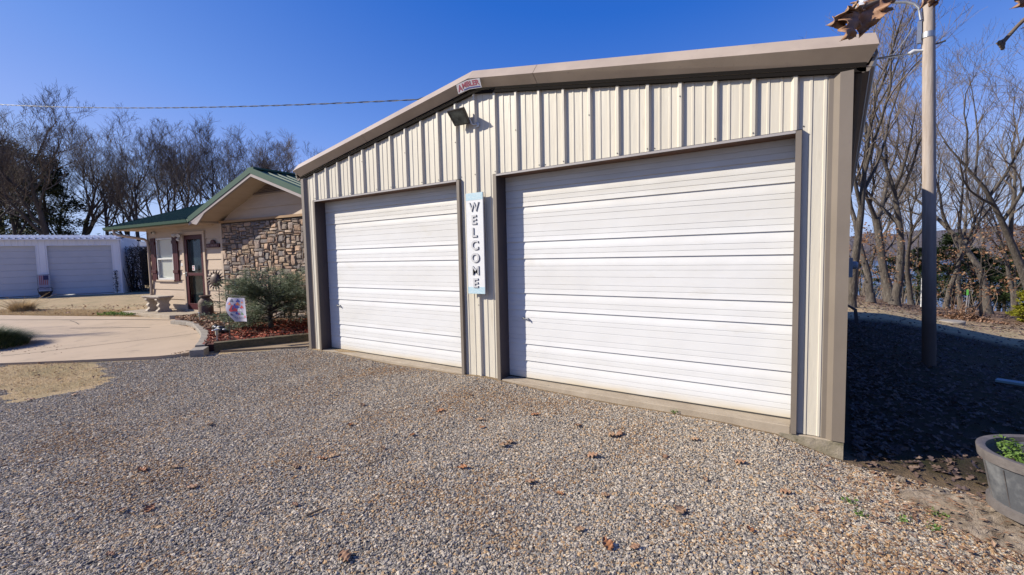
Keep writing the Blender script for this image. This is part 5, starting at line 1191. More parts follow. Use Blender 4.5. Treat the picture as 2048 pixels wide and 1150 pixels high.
# ------------------------------------------------------------------ ground scatter
def blade(mb, p, L_, W_, lean, az, rn, seg=2):
    d = Vector((math.cos(az), math.sin(az), 0)); s_ = Vector((-d.y, d.x, 0))*W_/2; A = []; B = []
    for i in range(seg+1):
        f = i/seg; q = p+d*(lean*L_*f*f)+Vector((0, 0, L_*f*(1-.35*lean*f))); A.append(q-s_*(1-f*.85)); B.append(q+s_*(1-f*.85))
    mb.strip(A, B)
rn = random.Random(21)
mb = MB(); pp = MB()
cnt = 0
for _ in range(26000):                                     # tan grass patch beside the gravel
    x = rn.uniform(-5.5, -.7); y = rn.uniform(-5.2, -2.1)
    if y > DRV_EDGE(x)-.03 or rn.random() < in_gravel(x, y)**.6+.02 or x < -5.2: continue
    blade(mb, Vector((x, y, h(x, y))), rn.uniform(.02, .05), .004, rn.uniform(.3, 1.6), rn.uniform(0, 6.3), rn, 1)
for _ in range(30000):                                     # straw coloured edge along the far side of the drive
    t_ = rn.random(); a_ = rn.uniform(0, 1.0)**1.7; x = -16.5+t_*8.2; y0 = ip(x, [-17, -13.78, -11.85, -9.98, -8.6], [-3, -1.8, -1.03, -.31, .2]); y = y0+.02+a_*1.6
    blade(mb, Vector((x, y, h(x, y))), rn.uniform(.03, .08), .008, rn.uniform(.3, 1.5), rn.uniform(0, 6.3), rn, 1)
stuff(mb.build('dry_grass', M['tangrass']), 'dry tan grass along the driveway edges and gravel', 'grass')
mb = MB()
for _ in range(15000):                                      # leaf litter in the shade of the garage
    x = 7.15+4*rn.random()**1.4; y = -.2+11*rn.random()**1.25
    if rn.random() > .35+.65*noise.noise((x*.8, y*.8, 3))+.25: continue
    if y < .12 and rn.random() < .7: continue
    s_ = rn.uniform(.018, .042); Mx = Matrix.Translation((x, y, h(x, y)+rn.uniform(.004, .02))) @ Matrix.Rotation(rn.uniform(0, 6.3), 4, 'Z') @ Matrix.Rotation(rn.uniform(-.6, .6), 4, 'Y') @ Matrix.Rotation(rn.uniform(-.6, .6), 4, 'X')
    mb.add([(-s_, 0, 0), (-s_*.3, -s_*.6, .006), (0, -s_*.25, 0), (s_*.4, -s_*.5, .006), (s_, 0, 0), (s_*.4, s_*.55, .006), (0, s_*.22, 0), (-s_*.4, s_*.5, .004)], [(0, 1, 2, 7), (2, 6, 7), (2, 3, 5, 6), (3, 4, 5)], 0, Mx)
for _ in range(7000):
    x = rn.uniform(5.5, 26); y = rn.uniform(18, 36); s_ = rn.uniform(.04, .09)
    Mx = Matrix.Translation((x, y, h(x, y)+.02)) @ Matrix.Rotation(rn.uniform(0, 6.3), 4, 'Z') @ Matrix.Rotation(rn.uniform(-.6, .6), 4, 'Y') @ Matrix.Rotation(rn.uniform(-.6, .6), 4, 'X')
    mb.add([(-s_, 0, 0), (0, -s_*.5, .006), (s_, 0, 0), (0, s_*.5, .006)], [(0, 1, 2, 3)], 0, Mx)
for _ in range(1300):
    x = rn.uniform(7, 22); y = rn.uniform(10.5, 18.5); s_ = rn.uniform(.03, .07)
    Mx = Matrix.Translation((x, y, h(x, y)+.015)) @ Matrix.Rotation(rn.uniform(0, 6.3), 4, 'Z') @ Matrix.Rotation(rn.uniform(-.6, .6), 4, 'Y') @ Matrix.Rotation(rn.uniform(-.6, .6), 4, 'X')
    mb.add([(-s_, 0, 0), (0, -s_*.5, .006), (s_, 0, 0), (0, s_*.5, .006)], [(0, 1, 2, 3)], 0, Mx)
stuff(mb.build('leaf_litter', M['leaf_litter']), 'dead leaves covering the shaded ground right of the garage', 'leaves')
mb = MB(); mw_ = MB()
for _ in range(9500):                                      # straw, twiglets and leaves at the right foreground
    x = rn.uniform(6.7, 9.0); y = rn.uniform(-3.2, -.15)
    f = .25*sm(6.6, 7.0, x)+.75*sm(7.0, 8.2, x+.3*noise.noise((x*2, y*2, 5)))
    if rn.random() > f: continue
    if rn.random() < .7: 
        L_ = rn.uniform(.03, .09); a_ = rn.uniform(0, 6.3); p = Vector((x, y, h(x, y)+rn.uniform(.008, .022))); mb.tube([p, p+Vector((math.cos(a_), math.sin(a_), rn.uniform(-.1, .15)))*L_], .0014, 3)
    else:
        s_ = rn.uniform(.008, .03); Mx = Matrix.Translation((x, y, h(x, y)+rn.uniform(.01, .025))) @ Matrix.Rotation(rn.uniform(0, 6.3), 4, 'Z') @ Matrix.Rotation(rn.uniform(-.6, .6), 4, 'Y')
        mb.add([(-s_, 0, 0), (0, -s_*.5, .004), (s_, 0, 0), (0, s_*.5, .004)], [(0, 1, 2, 3)], 0, Mx)
for _ in range(380):                                       # bits caught on the stump
    a_ = rn.uniform(0, 6.3); f_ = rn.random()**.6; x = stp.x+.55*f_*math.cos(a_); y = stp.y+.32*f_*math.sin(a_); L_ = rn.uniform(.02, .06); b_ = rn.uniform(0, 6.3); p = Vector((x, y, stp.z+.15*(1-f_**1.6)+.015))
    if rn.random() < .6: mb.tube([p, p+Vector((math.cos(b_), math.sin(b_), 0))*L_], .0016, 3)
    else: mb.add([p+Vector((-.018, 0, 0)), p+Vector((0, -.010, .006)), p+Vector((.018, 0, 0)), p+Vector((0, .010, .004))], [(0, 1, 2, 3)])
stuff(mb.build('straw_debris', M['leaf_pile']), 'straw, bark bits and small dead leaves around the stump', 'debris')
for c in [onz(*q, -.09) for q in ((1700, 1008), (1720, 1035), (1870, 1020), (1895, 1030), (1808, 1045), (2030, 1050), (2046, 1062), (2015, 1075), (1350, 845), (1510, 862), (2040, 1045), (1870, 1060), (1060, 776))]:
    leafball(mw_, Vector((c.x, c.y, h(c.x, c.y)+.02)), 40, .045, .010, .022, rn, .35)
stuff(mw_.build('weeds', M['weed']), 'small bright green clover weeds in the gravel near the stump', 'weeds')

# ------------------------------------------------------------------ small plants left
mb = MB(); gm = Vector((-5.75, -3.15, .085)); rn = random.Random(8)
for _ in range(5200):
    a_ = rn.uniform(0, 6.3); r_ = .62*rn.random()**.5; p = gm+Vector((r_*math.cos(a_), r_*math.sin(a_), .30*(1-(r_/.66)**2)*rn.random()**.5)); blade(mb, p, rn.uniform(.14, .24), .012, rn.uniform(.7, 1.7), a_+rn.uniform(-.8, .8), rn, 3)
tag(mb.build('grass_mound', M['lawn'], loc=gm), 'rounded mound of green ornamental grass at the left edge of the driveway', 'plant')
mb = MB(); tg = Vector((-14.9, -1.15, .1))
for _ in range(1500):
    a_ = rn.uniform(0, 6.3); r_ = .3*rn.random(); blade(mb, tg+Vector((r_*math.cos(a_), r_*math.sin(a_), 0)), rn.uniform(.15, .45), .010, rn.uniform(.2, 1.3), a_+rn.uniform(-.6, .6), rn, 3)
for _ in range(26):
    a_ = rn.uniform(0, 6.3); p = tg+Vector((.15*math.cos(a_), .15*math.sin(a_), 0)); q = p+Vector((math.cos(a_)*rn.uniform(.3, 1.1), math.sin(a_)*rn.uniform(.3, 1.1), rn.uniform(.3, .6))); mb.tube([p, p.lerp(q, .5)+Vector((0, 0, .08)), q], [.005, .004, .002], 4)
tag(mb.build('grass_clump', M['tangrass'], loc=tg), 'dry tan ornamental grass clump in front of the shed', 'plant')
mb = MB()
for _ in range(900):
    x = rn.uniform(-10.4, -8.0); y = ip(x, [-10.4, -8], [-.35, .55])+rn.uniform(-.05, .35); p = Vector((x, y, h(x, y)+rn.uniform(.02, .10))); leafball(mb, p, 1, .02, .03, .07, rn)
tag(mb.build('ivy_patch', M['weed'], loc=(-9.2, .2, .1)), 'low trailing green ivy at the left end of the porch slab', 'plant')
# vine by the shed corner
vn = WM @ Vector((2.62, -.12, 0)); mb = MB(); mb.tube([vn, vn+Vector((.02, .02, .5)), vn+Vector((-.03, 0, 1.1))], [.02, .015, .008], 6)
vo = thing('vine', vn, 'thin dark climbing vine at the right corner of the white shed', 'plant'); mb.build('stem', M['barkdark'], vo); mb = MB()
for k in range(240): leafball(mb, vn+Vector((rn.gauss(0, .05), rn.gauss(0, .05), rn.uniform(.1, 1.15))), 1, .02, .03, .07, rn)
mb.build('leaves', M['darkhedge'], vo)
# shrub (spreading juniper with tiers)
sp = Vector((-2.62, .50, .17)); jn = thing('juniper_shrub', sp, 'blue green spreading conifer shrub with layered branches in front of the stone wall', 'shrub')
rn = random.Random(15); mt = MB(); mc_ = MB()
mt.tube([sp+Vector((.02, 0, -.05)), sp+Vector((0, 0, .15)), sp+Vector((-.03, 0, .35)), sp+Vector((.02, .02, .62)), sp+Vector((.0, .0, .95))], [.07, .048, .038, .028, .012], 8)
def spray(mb, p, d, L_, rn, dens=1.0):
    n_ = int(52*dens*max(.4, L_/.35)); side = Vector((-d.y, d.x, 0)).normalized() if abs(d.z) < .95 else Vector((1, 0, 0))
    for i in range(n_):
        f = rn.random(); q = p+d*L_*f+side*rn.gauss(0, .055*(1.1-f*.5))+Vector((0, 0, rn.gauss(0, .022)-.05*f*f)); a_ = math.atan2(d.y, d.x)+rn.uniform(-.9, .9); l_ = rn.uniform(.04, .08); dd_ = Vector((math.cos(a_), math.sin(a_), rn.uniform(-.25, .55))); s_ = Vector((-dd_.y, dd_.x, rn.uniform(-.5, .5)))*.008
        mb.add([q-s_, q+s_, q+dd_*l_+s_*.3, q+dd_*l_-s_*.3], [(0, 1, 2, 3)])
for k in range(72):
    z = rn.uniform(.22, 1.15); a_ = rn.uniform(0, 6.3); reach = (1.42 if z < .75 else .95)*rn.uniform(.6, 1)*(1.05-.35*abs(z-.6)); st = sp+Vector((0, 0, z*.62))
    end = sp+Vector((math.cos(a_)*reach, math.sin(a_)*reach*.75, z+rn.uniform(-.05, .12)))
    mid = st.lerp(end, .5)+Vector((0, 0, .02)); mt.tube([st, mid, end], [.014, .008, .003], 4)
    for i in range(9):
        f = .25+.75*i/8; b_ = st.lerp(end, f) if f > .5 else st.lerp(mid, f*2); aa = a_+rn.uniform(-1.1, 1.1); spray(mc_, b_, Vector((math.cos(aa), math.sin(aa), rn.uniform(-.1, .2))).normalized(), rn.uniform(.18, .38), rn)
mt.build('trunk', M['barkdark'], jn, smooth=60); mc_.build('crown', M['juniper'], jn)
yp = Vector((-1.45, .95, .17)); mb = MB()
for _ in range(150): a_ = rn.uniform(0, 6.3); blade(mb, yp, rn.uniform(.40, .68), .028, rn.uniform(.4, 1.25), a_, rn, 4)
tag(mb.build('yucca', M['yucca'], loc=yp), 'dark green strap leaved plant between the garage corner and the shrub', 'plant')
mb = MB()
for (x, y, n_) in ((-3.3, .45, 60), (-4.1, .4, 40), (-2.2, 1.2, 40), (-3.6, .9, 50)):
    for _ in range(n_): blade(mb, Vector((x+rn.gauss(0, .08), y+rn.gauss(0, .08), .18)), rn.uniform(.15, .32), .014, rn.uniform(.5, 1.5), rn.uniform(0, 6.3), rn, 3)
tag(mb.build('lily_clump', M['lawn'], loc=(-3.3, .7, .18)), 'tufts of narrow green leaves below the layered conifer shrub', 'plant')
# hedge and tin roofed hut in the gap
hg = WM @ Vector((4.3, 1.2, 0)); ho = thing('hedge', hg, 'dark leafless hedge between the white shed and the house', 'hedge'); mb = MB(); rn = random.Random(31)
for _ in range(26000):
    p = WM @ Vector((rn.uniform(2.95, 6.4), rn.uniform(.4, 2.2), 2.35*rn.random()**.8)); leafball(mb, p, 1, .05, .03, .075, rn)
mb.build('foliage', M['darkhedge'], ho); mb = MB()
for _ in range(60): p = WM @ Vector((rn.uniform(2.9, 6.4), rn.uniform(.3, 2.2), 0)); mb.tube([p, p+Vector((rn.gauss(0, .2), rn.gauss(0, .2), 1.2)), p+Vector((rn.gauss(0, .3), rn.gauss(0, .3), rn.uniform(2, 2.7)))], [.03, .02, .008], 5)
mb.build('stems', M['barkdark'], ho)
hp = at(262, 570, 34); hp.z = .1; ht = thing('garden_hut', hp, 'small dark hut with pale tin roof seen behind the hedge', 'hut'); T_ = Matrix.Translation(hp) @ Matrix.Rotation(R(40), 4, 'Z')
mb = MB(T_); mb.box(-1.6, 1.6, -1.2, 1.2, -.2, 2.35); mb.build('hut_wall', M['barkdark'], ht); mb = MB(T_)
for s_ in (-1, 1): mb.sweep([(-1.8, 0, 3.0), (1.8, 0, 3.0), (1.8, 0, 3.04), (-1.8, 0, 3.04)], [(-1.8, s_*1.5, 2.3), (1.8, s_*1.5, 2.3), (1.8, s_*1.5, 2.34), (-1.8, s_*1.5, 2.34)])
mb.build('hut_roof', M['tin'], ht)

# ------------------------------------------------------------------ right yard bits
def gnd(px, py, z0=-.5):
    p = onz(px, py, z0)
    for _ in range(12): p = onz(px, py, h(p.x, p.y))
    return p
q = gnd(1930, 637); hy = thing('yard_hydrant', q, 'galvanised yard water hydrant pipe with green top in the sunny lawn', 'hydrant'); sc_px = (q-CAM).dot(fw)/FPX
mb = MB(); mb.tube([q+Vector((0, 0, -.1)), q+Vector((.05, 0, 48*sc_px))], .028, 10); mb.tube([q+Vector((.07, .02, -.1)), q+Vector((.12, .02, 50*sc_px))], .02, 8); mb.build('pipe', M['galv'], hy, smooth=50)
mb = MB(); mb.box(-.035, .035, -.03, .03, 0, 11*sc_px, 0, Matrix.Translation(q+Vector((.05, 0, 47*sc_px)))); mb.build('hydrant_head', M['greencap'], hy, bev=.01)
mb = MB(); mb.tube([q+Vector((.08, 0, 56*sc_px)), q+Vector((.22, 0, 57*sc_px)), q+Vector((.20, 0, 50*sc_px))], .015, 6); mb.build('spout', M['galv'], hy)
q = gnd(1842, 614); wp = thing('white_post', q, 'thin white fence post just left of the wooden pole', 'post'); s_ = (q-CAM).dot(fw)/FPX
mb = MB(); mb.tube([q, q+Vector((0, 0, 58*s_))], .035, 8); mb.build('post_shaft', M['pvc'], wp, smooth=50); mb = MB(); mb.tube([q+Vector((-.12, 0, 59*s_)), q+Vector((.06, 0, 61*s_))], .02, 6); mb.build('crossbar', M['wire'], wp)
q = gnd(1904, 646); mb = MB(); mb.lathe([(.0, -.05), (.34, -.05), (.36, .05), (.33, .085), (0, .09)], 24, Matrix.Translation(q)); tag(mb.build('well_cover', M['block'], loc=q, smooth=40), 'flat round concrete cover on the lawn beside the leaf pile', 'cover')
q = gnd(1941, 625); mb = MB(); mb.lathe([(.15, 0), (.19, .2), (.25, .33), (.27, .33), (.27, .38), (.22, .38), (.2, .3), (0, .28)], 18, Matrix.Translation(q)); tag(mb.build('flower_pot', M['black'], loc=q, smooth=40), 'dark flower pot just right of the yard hydrant', 'pot')
q = gnd(1940, 642); mb = MB(); rn = random.Random(77)
for _ in range(1700):
    x, y = rn.gauss(0, .5), rn.gauss(0, .3); z = .25*math.exp(-(x*x/.5+y*y/.25))*rn.random() + (.5*rn.random()**3 if rn.random() < .2 and x < .2 else 0); s_ = rn.uniform(.05, .10)
    p = Vector((q.x+x, q.y+.5+y, 0)); p.z = h(p.x, p.y)+.02+z; Mx = Matrix.Translation(p) @ Matrix.Rotation(rn.uniform(0, 6.3), 4, 'Z') @ Matrix.Rotation(rn.uniform(-1, 1), 4, 'Y')
    mb.add([(-s_, 0, 0), (0, -s_*.5, .01), (s_, 0, 0), (0, s_*.5, .01)], [(0, 1, 2, 3)], 0, Mx)
for _ in range(40):
    p = Vector((q.x-.2+rn.gauss(0, .3), q.y+.5, 0)); p.z = h(p.x, p.y); mb.tube([p, p+Vector((rn.gauss(0, .25), rn.gauss(0, .2), rn.uniform(.4, 1.0)))], [.008, .004], 4)
stuff(mb.build('leaf_pile', M['leaf_pile']), 'heap of brown leaves and twigs around the yard hydrant', 'leaves')
p = onz(1992, 775, -.42); q = onz(2075, 788, -.42); mb = MB(); d = (q-p).normalized(); n_ = Vector((-d.y, d.x, 0))*.07; mb.sweep([p-n_+Vector((0, 0, .0)), p+n_, p+n_+Vector((0, 0, .03)), p-n_+Vector((0, 0, .03))], [q-n_, q+n_, q+n_+Vector((0, 0, .03)), q-n_+Vector((0, 0, .03))])
pz = h(p.x, p.y); mb.v = [(a, b, c+.42+pz+.02) for a, b, c in mb.v]; tag(mb.build('board', pm('pale_board', (.30, .42, .42), .6), loc=(p.x, p.y, pz)), 'pale bluish board lying in the shade at the right edge', 'board')

# ------------------------------------------------------------------ trees
def grow(mt, mc, p, d, L_, r_, lvl, rn, maxl, ratio=.58, spread=.75, kids=6, upb=.12, twr=.006, nseg=None):
    ns = nseg or (7 if lvl == 0 else 5 if lvl < maxl-1 else 3); pts = [p.copy()]; rs = [r_]; cur = p.copy(); dr = d.normalized()
    wob = .10+.05*lvl
    for i in range(ns):
        dr = (dr+Vector((rn.gauss(0, wob), rn.gauss(0, wob), rn.gauss(0, wob*.6)+upb*(.5 if lvl == 0 else 1)))).normalized(); cur = cur+dr*(L_/ns); pts.append(cur.copy()); rs.append(max(twr*.6, r_*(1-.80*(i+1)/ns) if lvl else r_*(1-.90*(i+1)/ns)))
    tgt = mt if lvl <= 1 else mc
    tgt.tube(pts, rs, 9 if lvl == 0 else 6 if lvl == 1 else 4 if lvl == 2 else 3, 0, cap=False)
    if lvl >= maxl: return
    n_ = kids if lvl else kids+1
    for k in range(n_):
        f = (.38 if lvl == 0 else .22)+(.78 if lvl else .62)*(k+rn.random()*.8)/n_; f = min(f, 1.0); i = min(ns-1, int(f*ns)); q = pts[i].lerp(pts[i+1], f*ns-i if f < 1 else 1)
        ax = (pts[i+1]-pts[i]).normalized(); o = ax.orthogonal().normalized(); o = (Matrix.Rotation(rn.uniform(0, 6.3), 3, ax) @ o); nd = (ax*(1-spread*.55)+o*spread*rn.uniform(.6, 1.1)+Vector((0, 0, upb))).normalized()
        grow(mt, mc, q, nd, L_*ratio*rn.uniform(.7, 1.15)*(1.15-.45*f), max(twr, rs[i]*.62), lvl+1, rn, maxl, ratio, spread, kids if lvl < maxl-2 else kids, upb, twr)
def bare_tree(name, loc, H_, r_, seed, label, group=None, mb_=None, bark='bark', twig='twig', kids=6, maxl=4, spread=.75, lean=(0, 0), twr=.008, ratio=.58, upb=.12):
    rn = random.Random(seed); t = thing(name, loc, label, 'tree', group); mt, mc = MB(), MB(); p = Vector(loc)+Vector((0, 0, -.15))
    mt.tube([p, p+Vector((0, 0, .22)), p+Vector((lean[0]*.3, lean[1]*.3, .6))], [r_*1.7, r_*1.25, r_*1.03], 10, 0, cap=False)
    grow(mt, mc, p+Vector((0, 0, .15)), Vector((lean[0], lean[1], 1)), H_*.62, r_, 0, rn, maxl, ratio, spread, kids, upb, twr)
    mt.build('trunk', M[bark], t, smooth=70); mc.build('crown', M[twig], t); return t
def pg(px, py, depth):                                      # ground point below a photo column at a depth
    p = at(px, py, depth); return Vector((p.x, p.y, h(p.x, p.y)))
# left row behind the shed
L1 = bare_tree('bare_tree', pg(290, 500, 38), 14.2, .21, 101, 'bare tree with many upright limbs rising just left of the green roof', 'bare trees behind the shed and house', bark='barkdark', twig='twigdark', kids=7, spread=.68, twr=.0075, upb=.12)
L2 = bare_tree('bare_tree', pg(85, 480, 33), 14.5, .30, 102, 'large dark bare tree behind the middle of the white shed roof', 'bare trees behind the shed and house', bark='barkdark', twig='twigdark', kids=7, spread=.72, twr=.0085, upb=.14)
L3 = bare_tree('bare_tree', pg(430, 480, 40), 15.4, .20, 103, 'bare forked tree directly behind the lower green roof', 'bare trees behind the shed and house', bark='barkdark', twig='twigdark', kids=7, spread=.66, twr=.0075, upb=.12)
for src, x, dep, rz, s_, lb in ((L1, 375, 41, 2.0, 1.06, 'bare tree between the forked tree and the one by the roof end'), (L3, 590, 42, 1.1, .92, 'bare tree showing above the garage roof left end'), (L1, 520, 41, 4.0, .98, 'bare tree behind the peak of the green gable'), (L3, -30, 32, 3.0, .98, 'bare tree cut by the left edge of the photo'), (L2, 165, 40, 2.4, 1.02, 'bare tree behind the right door of the white shed'),
                            (L1, 30, 36, 5.0, 1.0, 'bare tree above the left door of the white shed'), (L2, 245, 46, 1.0, .95, 'thin bare tree in the gap between shed and house'), (L3, 330, 50, 4.4, 1.1, 'farther bare tree behind the forked ones'), (L1, 130, 44, 1.2, .95, 'farther bare tree behind the dark cedar'), (L3, 480, 52, .4, 1.12, 'farther bare tree seen left of the gable peak'), (L2, 640, 50, 2.0, 1.0, 'farther bare tree hidden partly by the garage roof'), (L1, 205, 40, 3.1, 1.0, 'bare tree between the cedar and the green roof end'), (L3, 345, 44, 5.5, .98, 'bare tree over the middle of the lower green roof'), (L2, 470, 47, 4.1, .95, 'spreading bare tree left of the gable peak'), (L1, 560, 46, .9, 1.0, 'bare tree just right of the gable peak'), (L2, 60, 47, 5.2, 1.1, 'far bare tree in the dense group over the shed')):
    dup(src, pg(x, 500, dep), rz, s_, lb)
dup(L3, (-13.2, -7.2, .08), 2.2, .44, 'bare tree standing beyond the driveway outside the left edge of the photo')
# ivy on a twin trunk
pI = L1.location
mb = MB(); rn = random.Random(2)
for _ in range(1500): z = 3.2*rn.random(); a_ = rn.uniform(0, 6.3); leafball(mb, Vector((pI.x+.30*math.cos(a_), pI.y+.30*math.sin(a_), .1+z)), 1, .12, .10, .2, rn)
tag(mb.build('ivy', M['ivy'], loc=tuple(pI)), 'reddish dry ivy wrapped round the trunk left of the green roof', 'ivy')
# underbrush thicket
def evergreen(name, loc, H_, W_, seed, label, mat, group=None, n=9000, leaf=.16, z0=.12, cone=.8, trunk='barkdark'):
    rn = random.Random(seed); t = thing(name, loc, label, 'tree', group); mt, mc = MB(), MB(); L_ = Vector(loc)
    mt.tube([L_+Vector((0, 0, -.1)), L_+Vector((.05, 0, H_*.5)), L_+Vector((0, 0, H_*.95))], [.16*H_/8, .10*H_/8, .02], 8); mt.build('trunk', M[trunk], t, smooth=60)
    nb = 90; cl = []
    for _ in range(nb):
        f = rn.random()**.85; z = z0*H_+(1-z0)*H_*f; R_ = W_*((1-f)**cone)*(.75+.35*rn.random()) + .12*W_; a_ = rn.uniform(0, 6.3); rr = R_*rn.uniform(.35, 1); cl.append((L_+Vector((rr*math.cos(a_), rr*math.sin(a_), z)), .10*H_*(1-.5*f)*rn.uniform(.7, 1.3), a_))
    for c, r2, a_ in cl:
        for _ in range(n//nb):
            v = Vector((rn.gauss(0, .55), rn.gauss(0, .55), rn.gauss(0, .28)))*r2; l_ = leaf*rn.uniform(.5, 1.2); aa = rn.uniform(0, 6.3); dd_ = Vector((math.cos(aa), math.sin(aa), rn.uniform(-.3, .8)))*l_; s2 = Vector((-math.sin(aa), math.cos(aa), rn.uniform(-.6, .6)))*l_*.28
            q_ = c+v; mc.add([q_-s2, q_+s2, q_+dd_+s2*.3, q_+dd_-s2*.3], [(0, 1, 2, 3)])
    mc.build('crown', M[mat], t); return t
E1 = evergreen('cedar_tree', pg(95, 480, 39), 10.2, 4.0, 201, 'dark green cedar filling the space behind the white shed', 'cedar', 'cedars behind the shed', 16000, .22, .05, .55)
dup(E1, pg(5, 480, 42), 2, 1.25, 'dark cedar at the left edge behind the shed'); 
for x, dep, rz, s_, lb in ((235, 44, 1, .42, 'low dark evergreen in the gap beside the shed'), (330, 46, 3, .38, 'low dark evergreen below the green roof line')): dup(E1, pg(x, 500, dep), rz, s_, lb)
rn = random.Random(64); mb = MB()                           # brushy thicket as one mass
for _ in range(1500):
    x = rn.uniform(-60, 720); dep = rn.uniform(34, 50); p = pg(x, 500, dep); q = p+Vector((rn.gauss(0, .8), rn.gauss(0, .8), rn.uniform(1.2, 3.6))); mb.tube([p, p.lerp(q, .5)+Vector((rn.gauss(0, .2), rn.gauss(0, .2), .1)), q], [.03, .02, .008], 3, 0, cap=False)
    for _ in range(5):
        a = p.lerp(q, rn.uniform(.3, 1)); mb.tube([a, a+Vector((rn.gauss(0, .5), rn.gauss(0, .5), rn.gauss(.3, .4)))], [.012, .005], 3, 0, cap=False)
stuff(mb.build('thicket', M['twigdark']), 'tangled bare undergrowth behind the shed and house', 'brush')

# right woods: two main trees shaped after the photograph
def limb(mt, mc, pts, r0_, r1_, rn, kids=9, Lk=2.2, lvls=3, n=8, twr=.007, spread=.85, upb=.12, f0=.15):
    mt.tube(pts, [r0_+(r1_-r0_)*i/(len(pts)-1) for i in range(len(pts))], n, 0, cap=False)
    for k in range(kids):
        f = f0+(1-f0)*(k+rn.random()*.7)/kids; f = min(f, .999)*(len(pts)-1); i = int(f); q = pts[i].lerp(pts[i+1], f-i); ax = (pts[i+1]-pts[i]).normalized(); o = Matrix.Rotation(rn.uniform(0, 6.3), 3, ax) @ ax.orthogonal().normalized()
        rr = (r0_+(r1_-r0_)*f/(len(pts)-1))*.5; grow(mt, mc, q, (ax*.6+o*.8+Vector((0, 0, upb))).normalized(), Lk*rn.uniform(.6, 1.1), max(rr, .012), 4-lvls if lvls < 4 else 1, rn, 4, .62, spread, 5, upb, twr)
def P3(b, lst):                                             # photo points at the tree's depth with small depth offsets
    D = (b-CAM).dot(fw); return [at(x, y, D+o) for x, y, o in lst]
bA = pg(1785, 605, 19.5); bA = gnd(1783, 606)
tA = thing('oak_tree', bA, 'large pale barked oak forking low between the garage and the wooden pole', 'tree'); mt, mc = MB(), MB(); rn = random.Random(301)
D = (bA-CAM).dot(fw); k_ = D/FPX
trA = P3(bA, [(1784, 612, 0), (1778, 585, 0), (1768, 545, 0), (1761, 500, 0), (1756, 460, 0), (1752, 438, 0)])
mt.tube(trA, [.40, .24, .195, .18, .175, .18], 14, 0, cap=False)
for lst, r_ in (([(1752, 440, 0), (1738, 405, -.5), (1722, 370, -.8), (1716, 330, -1), (1706, 290, -1), (1690, 240, -1.2), (1680, 190, -1)], .17), ([(1754, 440, 0), (1764, 415, .3), (1770, 385, .6), (1776, 350, 1), (1792, 310, 1.2), (1798, 260, 1.4), (1790, 210, 1.6), (1800, 150, 2)], .19),
                ([(1768, 400, .5), (1792, 372, .2), (1812, 340, 0), (1830, 300, 0), (1850, 250, 0), (1858, 200, 0)], .10), ([(1740, 410, -.4), (1748, 370, -1), (1742, 320, -1.4), (1752, 270, -1.6), (1748, 215, -2)], .11), ([(1762, 430, 0), (1790, 412, .8), (1815, 400, 1), (1838, 395, 1.2)], .06), ([(1722, 372, -.6), (1700, 360, -1), (1680, 352, -1), (1660, 330, -1)], .07)): limb(mt, mc, P3(bA, lst), r_*.66, .012, rn, 8, 2.2, 3)
mt.build('trunk', M['bark'], tA, smooth=70); mc.build('crown', M['twig'], tA)
bB = gnd(2002, 617); tB = thing('oak_tree', bB, 'leaning rough barked oak with wide fork right of the wooden pole', 'tree'); mt, mc = MB(), MB(); rn = random.Random(302)
mt.tube(P3(bB, [(2006, 624, 0), (1996, 600, 0), (1982, 560, 0), (1972, 520, 0), (1966, 480, 0), (1958, 450, 0), (1950, 436, 0)]), [.44, .27, .225, .20, .20, .22, .22], 14, 0, cap=False)
for lst, r_, kk in (([(1952, 442, 0), (1930, 410, 0), (1912, 378, 0), (1896, 345, 0), (1880, 315, 0), (1872, 280, 0), (1878, 240, -.5), (1870, 190, -1), (1880, 140, -1)], .24, 12), ([(1954, 438, 0), (1975, 420, 0), (2000, 405, 0), (2022, 385, 0), (2036, 355, 0), (2048, 320, 0), (2060, 280, 0), (2066, 220, 0)], .20, 11), ([(1958, 445, 0), (1966, 400, 1), (1962, 350, 1.2), (1968, 300, 1.5), (1962, 240, 1.6), (1975, 170, 2)], .13, 10),
                    ([(2024, 385, 0), (2020, 340, 0), (2030, 290, .5), (2022, 230, 1), (2040, 160, 1)], .13, 9), ([(1880, 315, 0), (1862, 290, 0), (1858, 250, 0), (1842, 210, 0)], .08, 7), ([(1935, 418, 0), (1905, 420, -.6), (1880, 425, -1), (1862, 440, -1.2)], .06, 6)): limb(mt, mc, P3(bB, lst), r_*.66, .012, rn, kk-1, 2.3, 3)
mt.build('trunk', M['bark'], tB, smooth=70); mc.build('crown', M['twig'], tB)
# the oak the foreground twigs belong to, standing behind the camera
tO = thing('oak_tree', (9.7, -7.7, -.2), 'oak tree just outside the right of the photo whose limb reaches over the garage corner', 'tree'); mt, mc = MB(), MB(); rn = random.Random(307)
limb(mt, mc, [Vector(q) for q in ((9.7, -7.7, -.3), (9.6, -7.6, 1.6), (9.4, -7.4, 3.4), (8.4, -6.6, 5.2), (6.5, -5.3, 6.2), (4.6, -4.1, 6.7), (3.0, -3.2, 7.0))], .22, .012, rn, 9, 1.5, 3, f0=.45)
limb(mt, mc, [Vector(q) for q in ((8.6, -6.8, 5.0), (7.4, -5.6, 4.8), (7.2, -4.4, 3.9), (7.2, -3.7, 2.9))], .05, .008, rn, 3, .3, 1, f0=.3)
mt.build('trunk', M['bark'], tO, smooth=70); mc.build('crown', M['twig'], tO)
